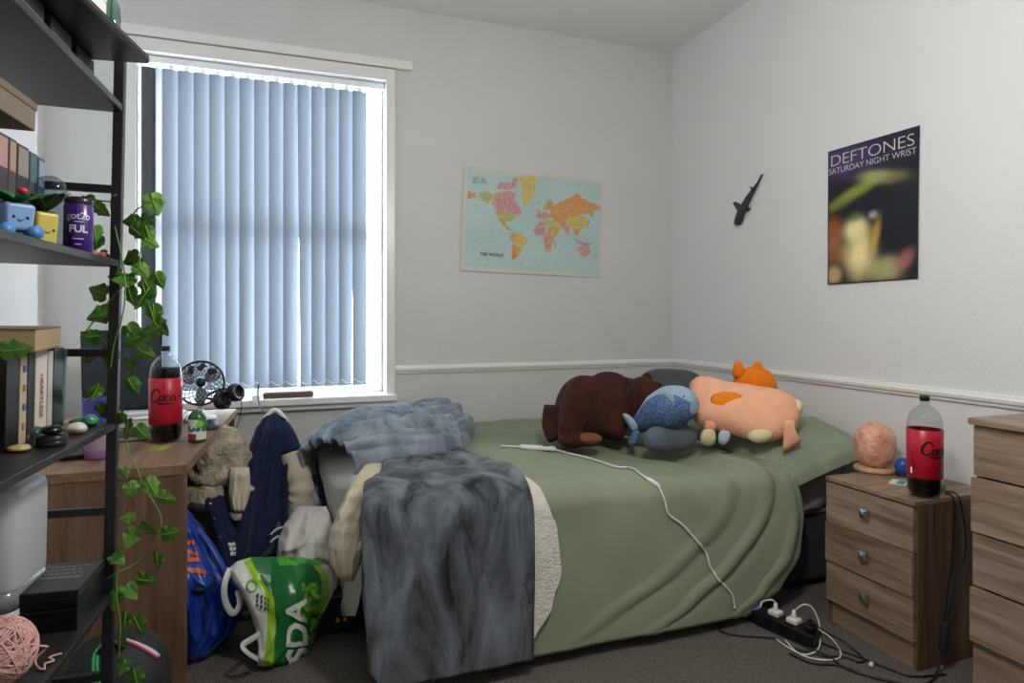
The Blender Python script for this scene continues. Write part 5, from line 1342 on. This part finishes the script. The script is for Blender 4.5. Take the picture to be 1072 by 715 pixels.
# stone bookend at the picture's edge
ya = ypx(2, XS); be = on_shelf('stone_bookend', 'rough dark grey stone bookend at the left of the black hardback', 'bookend', XS-.05, ya-.012, z3+.0005)
MB().ell((0, 0, .065), (.05, .035, .066), n=28, m=20, disp=lambda d: .12*ns(d.x*3, d.y*3, d.z*3)+.05*ridge(d.x*5, d.y*5, d.z*5)).obj('rock', M('dark_stone', '#35322f', .8, col2='#4a4540', scale=25, bump=.6, bscale=60), be, world=False)
for v in be.children[0].data.vertices: v.co.z = max(v.co.z, .0)
# thick paperback lying across the top of the row
yy_ = ypx(38, XS); tb = on_shelf('paperback', 'thick yellowed paperback lying flat on top of the row of books', 'book', XS-.055, yy_-.03, z3+.1765, math.radians(10))
b = MB(); b.box(-.07, .085, -.115, .125, .0, .0015).box(-.07, .085, -.115, .125, .040, .0415, .0005).box(-.0715, -.07, -.115, .125, 0, .0415); b.obj('cover', M('tan_cover', '#8a7a62', .6), tb, world=False)
P_ = MB(); P_.box(-.069, .083, -.113, .123, .0018, .0398, .001); P_.obj('pages', M('yellowed_pages', '#b39f7e', .85, col2='#9c8a6a', scale=3, stretch=(1, 1, 300)), tb, world=False)
# polished stones and a little black tin
def stone(lab, u, v, rx, ry, rz_, col, col2=None, seed=0, rough=.25):
    p = PS(u, v, z3); o = on_shelf('polished_stone', lab, 'stone', min(-.012, p.x), min(-.012, p.y), z3, seed, 'polished stones on the middle shelf')
    MB().ell((0, 0, rz_*.93), (rx, ry, rz_), n=28, m=18, disp=lambda d: .10*ns(d.x*1.5+seed, d.y*1.5, d.z*1.5)).obj('stone', M('stone_colour', col, rough, col2=col2 or col, scale=30, coat=.2), o, world=False)
stone('red-brown polished stone at the left of the row of stones', 22, 464, .012, .015, .013, '#7a4030', '#8a5040', 1)
stone('flat yellow stone in front of the red-brown one', 20, 473, .015, .018, .007, '#b09a62', '#c0ab78', 2)
stone('dark green mottled stone beside the red-brown one', 37, 461, .014, .017, .014, '#26433a', '#3d5c50', 3)
stone('smooth white stone nearest the shelf edge', 80, 454, .018, .021, .012, '#c9c5bb', '#d2cec4', 4)
stone('green stone behind the white one', 83, 446, .017, .019, .010, '#2e6b4c', '#3f7a5a', 5)
stone('bright green stone at the far right of the stones', 95, 446, .015, .017, .013, '#2f7a58', '#4a9470', 6)
p = PS(48, 469, z3); tn = on_shelf('black_tin', 'flat round black tin on the middle shelf edge with a black stone on it', 'tin', p.x, p.y+.022, z3+.0005)
MB().lathe([(0, 0), (.024, 0), (.025, .002), (.025, .012), (0, .012)], 36).obj('tin_base', m_black, tn, world=False); MB().lathe([(.0255, .010), (.0255, .019), (.024, .020), (0, .020)], 36).obj('lid', m_black, tn, world=False)
o = on_shelf('polished_stone', 'glossy black stone resting on the round black tin', 'stone', p.x, p.y+.026, z3+.0205, 0, 'polished stones on the middle shelf')
MB().ell((0, 0, .0085), (.019, .022, .009), n=28, m=16).obj('stone', M('black_stone', '#0d0d0f', .15, coat=.3), o, world=False)

# upper shelf
z2 = SZ[1]
p = PS(78, 262, z2); cx_ = -.035; cy = ypx(80, cx_)
cn = on_shelf('powder_canister', 'purple canister with white lettering and a dark lid on the upper shelf', 'canister', cx_, cy, z2+.0005)
CR = .0255; CH = .098
MB().lathe([(0, 0), (CR-.002, 0), (CR, .002), (CR, CH-.004), (CR-.003, CH)], 36).obj('body', M('purple_gloss', '#3c1a78', .28, coat=.3), cn, world=False)
MB().lathe([(CR-.002, CH-.001), (CR-.001, CH+.002), (CR-.001, CH+.010), (CR-.004, CH+.013), (0, CH+.013)], 36).obj('lid', M('dark_lid', '#1d1a24', .3), cn, world=False)
wc = MS @ Vector((cx_, cy, z2)); fa = to_cam(wc)-math.radians(-3.4)
def can_text(s, z, h, mat, bold=.01, sp=.95, dx=0):
    v, f = text_geo(s, 1, 0, bold, sp, 'CENTER'); V = []
    for q_ in v:
        a = fa+(q_.x*h+dx)/CR; V.append(Vector(((CR+.0006)*math.cos(a), (CR+.0006)*math.sin(a), z+q_.y*h)))
    MB().add(V, f, 0, False).obj('lettering', mat, cn, world=False)
m_lw = M('white_lettering', '#d8d3e2', .4); can_text('got2b', .066, .019, m_lw); can_text('FUL', .040, .020, m_lw, .03); b = MB()
for z_, hw_ in ((.060, .32), (.026, .38), (.015, .20)):      # lines of print too small to read
    P_ = [[Vector(((CR+.0006)*math.cos(fa+hw_*k/6), (CR+.0006)*math.sin(fa+hw_*k/6), z_+q_*.0016)) for q_ in (0, 1)] for k in range(-6, 7)]
    b.grid(P_)
b.obj('small_print', m_lw, cn, world=False)
# glass cloche with wooden foot
p = PSX(47, 248, -.10); dm = on_shelf('glass_dome', 'glass cloche with a rounded top behind the yellow plant pot', 'glass dome', -.095, ypx(49, -.095)+.005, z2+.0005)
MB().lathe([(0, 0), (.030, 0), (.032, .003), (.032, .010), (0, .010)], 32).obj('wooden_base', M('dome_base', '#6d5a48', .5), dm, world=False)
DR = .028; MB().lathe([(DR, .010), (DR, .130)]+[(DR*math.cos(k*PI/16), .130+DR*math.sin(k*PI/16)) for k in range(1, 9)], 36).obj('glass', clear('dome_glass', gloss=.5, tint='#d3dde2', alpha=.3), dm, world=False)
m_wleaf = M('dark_green_leaf', '#16362a', .35, col2='#1f4634', scale=10)
# pots with little faces
def face(o, cz, x, s, eye=m_black):
    for sy in (-1, 1): MB().ell((x, sy*.010*s, cz), (.0015, .0022*s, .0026*s), n=12, m=8).obj('eye', eye, o, world=False)
    MB().tube(curve([Vector((x, -.004*s, cz-.003*s)), Vector((x+.0006, 0, cz-.006*s)), Vector((x, .004*s, cz-.003*s))], 5), .0007, 5).obj('mouth', eye, o, world=False)
def pot(name, lab, u, x, col, w, h, rz, feet=None):
    o = on_shelf(name, lab, 'plant pot', x, ypx(u, x), z2+.0005, rz); base = .012 if feet else 0
    b = MB(); b.box(-w/2, w/2, -w/2, w/2, base, base+h, .006, seg=3)
    b.v = [Vector((p_.x*(.86+.14*(p_.z-base)/h), p_.y*(.86+.14*(p_.z-base)/h), p_.z)) for p_ in b.v]
    pot_m = M('pot_glaze', col, .4); b.obj('pot', pot_m, o, world=False); MB().box(-w/2+.006, w/2-.006, -w/2+.006, w/2-.006, base+h, base+h+.002).obj('soil', M('soil', '#2c2019', .95), o, world=False)
    face(o, base+h*.48, w*.47, 1.0)
    if feet:
        for sy in (-1, 1): MB().tube([Vector((w*.2, sy*w*.42, .011)), Vector((w*.62, sy*w*.46, .011))], .011, 16).obj('foot', M('pot_foot_blue', feet, .4), o, world=False)
    return o, base+h
yp, hz = pot('plant_pot', 'square yellow plant pot with a tiny face holding a dark leafy plant', 42, -.055, '#c2b24a', .040, .062, -.75)
rp = random.Random(5)
def potleaf(o, z, az, el, ln, mat, w=.40):
    d = Vector((math.cos(az)*math.cos(el), math.sin(az)*math.cos(el), math.sin(el))); sd = d.cross(UP).normalized(); nn = sd.cross(d); P_ = []
    for i in range(12):
        t = i/11; c_ = Vector((0, 0, z))+d*(ln*t)+UP*(-.25*ln*t*t); wd = ln*w*.5*math.sin(PI*min(1, t*.96+.04))**.8; P_.append([c_+sd*wd*k+nn*(-.18*wd*abs(k)) for k in (-1, -.5, 0, .5, 1)])
    ob = MB().grid(P_).obj('leaf', mat, o, world=False); ob.modifiers.new('t', 'SOLIDIFY').thickness = .0012
for k in range(8): potleaf(yp, hz, k*.85+.3, .55+.5*rp.random(), .055+.02*rp.random(), m_wleaf)
bp2, hz = pot('plant_pot', 'pale blue pot with a tiny face and two round blue feet', 12, -.045, '#7d9fd0', .046, .044, -.75, '#4a86c4')
for k in range(6): potleaf(bp2, hz, k*1.05, .5+.5*rp.random(), .045+.02*rp.random(), M('bright_green_leaf', '#1f7a3a', .4))
MB().ell((.008, .008, hz+.022), (.008, .008, .006)).obj('flower', M('red_flower', '#c0304a', .5), bp2, world=False)
# cardboard box lying on a row of small boxes, and card packs
bxx = on_shelf('storage_box', 'grey-brown box lying across the small packs on the upper shelf', 'box', -.13, ypx(20, -.06)-.10, z2+.201)
MB().box(-.11, .075, -.22, .135, 0, .040, .002).obj('box_body', m_cardb, bxx, world=False); MB().box(-.112, .077, -.222, .137, .036, .05, .002).obj('lid', M('box_lid', '#6f6051', .7), bxx, world=False)
for k, (u0, u1, h_, c_, lab) in enumerate([(-6, 5, .20, '#4a4044', 'red card box at the left of the small packs'), (5.5, 14, .200, '#4d4648', 'pink card box in the row of small packs'), (14.5, 27, .198, '#3a3a3e', 'charcoal card box behind the blue pot'), (27.5, 36, .195, '#46494c', 'teal card box at the middle of the small packs'), (36.5, 44, .193, '#3f5068', 'blue-grey card box beside the glass dome')]):
    xx_ = -.115; ya, yb_ = ypx(u0, xx_), ypx(u1, xx_); o = on_shelf('card_box', lab, 'box', xx_-.05, (ya+yb_)/2, z2+.0005, 0, 'small packs on the upper shelf')
    w_ = max(.012, (yb_-ya)-.002); MB().box(-.05, .05, -w_/2, w_/2, 0, h_, .001).obj('carton', M('carton', c_, .5), o, world=False)
    MB().box(.05, .0508, -w_/2+.003, w_/2-.003, h_*.70, h_*.97).obj('label', M('carton_label', ('#b08f8a', '#a98a7c', '#8f8780', '#4f7078', '#8fa0b8')[k], .6), o, world=False)
# little figurine and orange trinket by the corner post
fgp = ypx(97, -.05); fg = on_shelf('figurine', 'tiny grey and cream figurine behind the purple canister', 'figurine', -.055, fgp, z2+.0005)
MB().lathe([(0, 0), (.011, 0), (.012, .004), (.010, .02), (.006, .032), (.004, .036)], 20).obj('body', M('figurine_cream', '#9c8f7a', .6), fg, world=False); MB().ell((0, 0, .044), (.008, .008, .010)).obj('head', M('figurine_grey', '#5d6870', .5), fg, world=False)
trk = on_shelf('trinket_dish', 'small shiny orange-red trinket at the end of the upper shelf', 'trinket', -.04, ypx(106, -.04), z2+.0005)
MB().ell((0, 0, .009), (.016, .02, .009)).obj('body', M('copper_orange', '#b5512c', .25, coat=.4), trk, world=False); MB().ell((.002, .004, .019), (.008, .009, .006)).obj('stopper', M('gold_orange', '#c98a3a', .3), trk, world=False)

# top shelf: packs, flat black case, white box, glass vase
z1 = SZ[0]
for k, (y_, h_, c_) in enumerate([(-.10, .078, '#2a2b2d'), (-.23, .078, '#35363a'), (-.36, .078, '#232427')]):
    o = on_shelf('black_pack', ('small black pack at the far end under the flat case', 'charcoal pack in the middle under the flat case', 'black pack at the near end under the flat case')[k], 'box', -.10, y_, z1+.0005, 0, 'packs holding up the flat case')
    MB().box(-.06, .05, -.05, .05, 0, h_, .002).obj('carton', M('pack_board', c_, .6), o, world=False); MB().box(.05, .0508, -.042, .042, .02, .05).obj('label', M('pack_label', '#77756c', .6), o, world=False)
zc = z1+.080
fc_ = on_shelf('flat_case', 'flat black case overhanging the top shelf', 'case', -.06, -.23, zc, math.radians(-8))
MB().box(-.16, .10, -.20, .175, 0, .010, .004).obj('case_base', m_black, fc_, world=False); MB().box(-.16, .10, -.20, .175, .0105, .018, .004).obj('lid', m_blackmat, fc_, world=False); MB().box(-.155, .1005, -.195, .1755, .0098, .0108).obj('seam', M('pale_seam', '#8f897c', .5), fc_, world=False)
wb = on_shelf('white_box', 'glossy white box standing on the flat black case', 'box', -.055, -.26, zc+.0185, math.radians(-8))
MB().box(-.07, .055, -.14, .085, 0, .055, .004).obj('box_body', m_white, wb, world=False); MB().box(-.071, .056, -.141, .086, .055, .075, .004).obj('lid', m_white, wb, world=False)
vs_ = on_shelf('glass_vase', 'pale green glass vase standing on the flat black case', 'vase', .0, -.125, zc+.0185)
m_gg = clear('green_glass', gloss=.55, tint='#bcd6c6', alpha=.6)
MB().lathe([(0, 0), (.016, 0), (.019, .004), (.020, .05), (.018, .075), (.010, .092), (.0095, .115), (.013, .118)], 30).obj('vase_body', m_gg, vs_, world=False)
MB().tube(curve([Vector((0, 0, .01)), Vector((.004, 0, .1)), Vector((.006, .004, .15))], 5), .002, 6).obj('stem', M('stem_green', '#2f5a3a', .5), vs_, world=False)
b = MB(); 
for k in range(5): leaf_geo(b, Vector((.006, .004, .125+.006*k)), Vector((math.cos(k*1.9), math.sin(k*1.9), .4)), UP, .035)
b.obj('sprig', [M('sprig_green', '#3a6b44', .5), m_vein], vs_, world=False)

# lower shelf: white bin, boxes, yarn
z4 = SZ[3]
def PSY(u, v, y):
    a = MSI @ EYE; d = MSI.to_3x3() @ ray(u, v); return a+d*((y-a.y)/d.y)
bn = on_shelf('white_humidifier', 'white rounded tank with a clear lower band on the lower shelf', 'humidifier', PSY(53, 550, -.05).x-.068, -.13, z4+.0005)
def rr_prof(w, d, r, n=6):
    o = []
    for cx2, cy2, a0_ in ((w-r, d-r, 0), (-w+r, d-r, PI/2), (-w+r, -d+r, PI), (w-r, -d+r, 1.5*PI)):
        for k in range(n+1): a = a0_+PI/2*k/n; o.append((cx2+r*math.cos(a), cy2+r*math.sin(a)))
    return o
def rloft(levels, w, d, r):
    pr = rr_prof(w, d, r); n = len(pr); V = []; f = []
    for z, s in levels: V += [Vector((x*s, y*s, z)) for x, y in pr]
    for j in range(len(levels)-1):
        for i in range(n): f.append((j*n+i, j*n+(i+1) % n, (j+1)*n+(i+1) % n, (j+1)*n+i))
    f.append(tuple(range(n))[::-1]); f.append(tuple((len(levels)-1)*n+i for i in range(n)))
    return MB().add(V, f)
rloft([(.095, .99), (.097, 1.0), (.25, 1.0), (.272, .985), (.283, .94), (.287, .86)], .068, .09, .035).obj('tank', M('satin_white', '#c2c6ca', .4), bn, world=False)
rloft([(.055, 1.0), (.094, .99)], .068, .09, .035).obj('window_band', M('clear_band', '#a9aeae', .15, trans=.5), bn, world=False)
rloft([(0, .94), (.004, .98), (.054, 1.0)], .068, .09, .035).obj('tank_base', M('satin_white_base', '#b7bbbf', .4), bn, world=False)
b4 = PS(70, 660, z4); 
bA = on_shelf('black_gift_box', 'lower black gift box with a silver mark on the lower shelf', 'box', -.074, -.108, z4+.0005, math.radians(0), 'black gift boxes')
bx_ = lambda o, z0, z1_, e=0: MB().box(-.058-e, .058+e, -.082-e, .082+e, z0, z1_, .002)
bx_(bA, 0, .030).obj('box_body', m_black, bA, world=False); bx_(bA, .0303, .044, .001).obj('lid', m_black, bA, world=False)
bB = on_shelf('black_gift_box', 'upper black gift box with silver printing on its lid', 'box', -.074, -.108, z4+.0455, math.radians(0), 'black gift boxes')
bx_(bB, 0, .020).obj('box_body', m_black, bB, world=False); lid = bx_(bB, .0203, .036, .001).obj('lid', M('black_lid_satin', '#1a1b1d', .32), bB, world=False)
m_silver = M('silver_print', '#8c8a84', .35, metal=.6)
fr2 = [Vector((.048*math.cos(0)*a, .070*c_, .0364)) for a, c_ in ((-.85, -.2), (.85, -.2), (.85, .95), (-.85, .95))]
MB().tube(fr2, .0008, 4, close=True).obj('lid_frame', m_silver, lid, world=False)
b = MB(); rs_ = random.Random(8)
for r_ in range(4):
    yy2 = -.01+.02*r_; x = -.035
    while x < .03:
        w_ = rs_.uniform(.004, .012); b.add([(x, yy2, .0364), (x+w_, yy2, .0364), (x+w_, yy2+.007, .0364), (x, yy2+.007, .0364)], [(0, 1, 2, 3)]); x += w_+.003
b.obj('lid_print', m_silver, lid, world=False)
for y_ in (-.080, .045): MB().box(.0592, .0598, y_, y_+.03, .025, .027).obj('silver_mark', m_silver, lid, world=False)
# ball of pink wool
pyb = PSX(8, 668, -.075); yb2 = on_shelf('yarn_ball', 'ball of pale pink wool with a trailing strand on the lower shelf', 'yarn ball', -.075, ypx(8, -.075)-.01, z4+.0005)
m_yarn = M('pink_wool', '#cfa09a', .95, col2='#dab0a8', scale=60, bump=.5, bscale=300, spec=.1)
b = MB().ell((0, 0, .055), (.05, .05, .05)); ry = random.Random(2)
for k in range(70):
    ax_ = Vector((ry.gauss(0, 1), ry.gauss(0, 1), ry.gauss(0, 1))).normalized(); u_ = ax_.orthogonal().normalized(); w_ = ax_.cross(u_); off_ = ry.uniform(-.022, .022); rad = math.sqrt(.0535**2-off_**2)+ry.uniform(0, .003)
    b.tube([Vector((0, 0, .057))+ax_*off_+(u_*math.cos(2*PI*q_/28)+w_*math.sin(2*PI*q_/28))*rad for q_ in range(28)], .0019, 5, close=True)
for k in range(len(b.v)): b.v[k] = Vector((b.v[k].x, b.v[k].y, max(.0015, b.v[k].z)))
b.obj('ball', m_yarn, yb2, world=False)
MB().tube(curve([Vector((.03, .03, .05)), Vector((.052, .05, .035)), Vector((.046, .07, .022)), Vector((.036, .055, .012)), Vector((.045, .04, .004)), Vector((.058, .03, .004)), Vector((.052, .05, .004)), Vector((.062, .06, .003)), Vector((.05, .075, .003)), Vector((.066, .085, .003))], 7), .0019, 6).obj('loose_strand', m_yarn, yb2, world=False)

# black sports bag on the floor between shelving and desk, patterned shoe below
sb = thing('sports_bag', 'rounded black sports bag with pink and green trim on the floor before the desk', 'bag', (-.42, 1.99, 0))
def bagd(d): return (abs(d.x)**3+abs(d.y)**3+abs(d.z)**2.6)**(-1/2.8)-1+.04*ns(d.x*3, d.y*3, d.z*3)
b = MB().ell((-.42, 1.99, .165), (.13, .12, .165), n=56, m=36, disp=bagd); b.v = [Vector((p_.x, p_.y, max(.003, p_.z))) for p_ in b.v]; b.obj('bag_body', M('black_mesh_fabric', '#1b1d20', .7, col2='#2a2d31', scale=160, bump=.4, bscale=260), sb)
def onbag(th, ph, k=1.012):
    d = Vector((math.sin(ph)*math.cos(th), math.sin(ph)*math.sin(th), math.cos(ph))); s_ = (1+bagd(d))*k; return Vector((-.42+d.x*.13*s_, 1.99+d.y*.12*s_, .165+d.z*.165*s_))
for k, (c_, o_) in enumerate((('#b8336a', 0), ('#d0c9cc', .07), ('#c9c2c6', .13))):
    MB().tube([onbag(-.95+o_*1.0+q_*.05, .25+q_*.075) for q_ in range(10)], .0042, 6).obj('trim_stripe', M('trim_colour', c_, .5), sb)
for o_ in (0, .09): MB().tube([onbag(-2.2+o_+q_*.05, .2+q_*.09) for q_ in range(12)], .005, 6).obj('trim_stripe', M('green_trim', '#2c9a5a', .5), sb)
MB().tube([onbag(-1.9, .55), onbag(-1.7, .5, 1.15), onbag(-1.4, .5, 1.15), onbag(-1.2, .55)], .007, 8).obj('carry_handle', m_black, sb)
z5 = SZ[4]
sh_ = on_shelf('trainer_shoe', 'black and white trainer on the bottom shelf', 'shoe', -.10, -.13, z5+.0005, math.radians(-80))
so = [(-.13, -.035), (-.05, -.045), (.05, -.04), (.12, -.03), (.14, 0), (.12, .035), (.05, .045), (-.05, .038), (-.13, .035), (-.145, 0)]
b = MB(); lo_ = smooth_loop([Vector((x, y, 0)) for x, y in so], 3); b.prism(lo_, (0, 0, .025)); b.obj('sole', m_white, sh_, world=False)
b = MB(); b.ell((.05, 0, .045), (.085, .040, .035)).ell((-.06, 0, .06), (.075, .038, .055)).ell((-.02, 0, .06), (.08, .037, .05)); up_ = b.obj('upper', M('shoe_black', '#1d1f22', .6), sh_, world=False); fuse(up_, .007, 4)
b = MB()
for k in range(5): b.tube([Vector((-.01+.018*k, -.028, .095-.009*k)), Vector((.0+.018*k, 0, .102-.010*k)), Vector((-.01+.018*k, .028, .095-.009*k))], .003, 6)
b.obj('laces', m_white, sh_, world=False)
MB().prism([Vector((-.08, -.040, .04)), Vector((.06, -.042, .03)), Vector((-.06, -.041, .075))], (0, .004, 0)).obj('side_flash', m_white, sh_, world=False)

# ------------------------------------------------------------------ artificial ivy twined round the shelving
m_leaf = M('ivy_leaf', '#457a2c', .42, col2='#7aa648', scale=18, detail=2, lo=.3, hi=.7)
_nt = m_leaf.node_tree; _b = _nt.nodes['Principled BSDF']; _b.inputs['Transmission Weight'].default_value = 0
m_stem = M('ivy_stem', '#5f8f3a', .5)
def ivy(name, label, strands, leaves, cat='ivy garland'):
    c_ = strands[0][0]; o = thing(name, label, cat, tuple(c_)); b = MB()
    for s_ in strands: b.tube(curve(s_, 7), .0018, 6)
    b.obj('stem', m_stem, o); r_ = random.Random(len(leaves)); b = MB()
    for (p_, ang, size) in leaves:
        dr = RGT*math.cos(ang)+UP*math.sin(ang)+FWD*r_.uniform(-.35, .25); nn = -FWD+RGT*r_.uniform(-.6, .6)+UP*r_.uniform(-.3, .6)
        leaf_geo(b, p_, dr, nn, size*.88, r_.uniform(.1, .3), curl=r_.uniform(-.05, .2))
    b.obj('foliage', [m_leaf, m_vein], o)
D_ = 1.44
I = lambda u, v, d=D_: PD(u, v, d)
dg = math.radians
def lf(u, v, a, px, d=D_): return (I(u, v, d), dg(a), px*d/F)
ivy('ivy_garland', 'artificial ivy hanging down the upper post in front of the blind', [
    [I(122, 203), I(116, 212), I(121, 240), I(126, 262, 1.42), I(130, 285, 1.42), I(131, 310, 1.42), I(127, 335, 1.42), I(119, 362, 1.43), I(116, 390), I(118, 412)],
    [I(150, 215), I(140, 225), I(148, 250), I(146, 275), I(150, 300), I(158, 325), I(162, 340)],
    [I(130, 298, 1.42), I(112, 318), I(90, 347)], [I(116, 211), I(104, 210), I(88, 206)]],
    [lf(100, 210, 200, 26), lf(98, 214, 320, 22), lf(165, 208, 80, -14), lf(158, 202, 290, 30), lf(156, 225, 240, 26), lf(146, 232, 180, 24), lf(152, 236, 285, 22), lf(136, 236, 320, 26), lf(146, 268, 200, 28), lf(142, 276, 320, 24), lf(142, 290, 190, 26),
     lf(150, 292, 300, 26), lf(162, 285, 290, 22), lf(128, 285, 200, 20), lf(134, 300, 290, 26), lf(112, 309, 160, 30), lf(118, 326, 200, 30), lf(156, 302, 240, 30), lf(160, 318, 270, 26), lf(132, 340, 300, 30), lf(150, 350, 20, 30), lf(146, 352, 210, 24), lf(160, 336, 320, 28),
     lf(104, 352, 185, 24), lf(116, 362, 260, 28), lf(108, 350, 300, 22), lf(96, 368, 250, 16), lf(134, 374, 280, 24), lf(142, 364, 330, 26), lf(134, 396, 290, 24), lf(104, 402, 250, 24), lf(98, 405, 230, 18), lf(102, 424, 300, 26), lf(134, 438, 270, 26), lf(142, 446, 310, 24), lf(130, 432, 230, 20),
     lf(98, 236, 290, 24, 1.36), lf(104, 246, 250, 20, 1.36), lf(150, 250, 330, 20)])
ivy('ivy_garland', 'artificial ivy looping down the lower post in front of the desk panel', [
    [I(130, 455), I(136, 478), I(144, 492), I(148, 503), I(156, 518), I(168, 540), I(166, 560), I(156, 578), I(142, 590), I(122, 600, 1.42), I(112, 606, 1.43)],
    [I(122, 600, 1.42), I(122, 625, 1.42), I(126, 655, 1.42), I(124, 690, 1.42)]],
    [lf(128, 490, 280, 16), lf(134, 505, 300, 22), lf(153, 500, 300, 26), lf(164, 520, 350, 24), lf(142, 540, 190, 18), lf(146, 548, 320, 24), lf(142, 552, 250, 26), lf(168, 560, 10, 26), lf(164, 578, 270, 22), lf(126, 580, 190, 26), lf(116, 578, 330, 22),
     lf(142, 606, 350, 26), lf(132, 612, 310, 22), lf(122, 614, 270, 28), lf(110, 626, 230, 16), lf(140, 645, 300, 28), lf(132, 640, 270, 24), lf(126, 676, 60, 22), lf(140, 700, 280, 26), lf(132, 690, 250, 20)])
DI = 1.02
ivy('ivy_garland', 'short ivy sprig at the far left beside the black hardback', [[I(-20, 362, DI), I(-6, 366, DI), I(4, 368, DI)]], [lf(0, 368, 5, 34, DI), (I(-14, 362, DI), dg(160), .05)], 'ivy sprig')
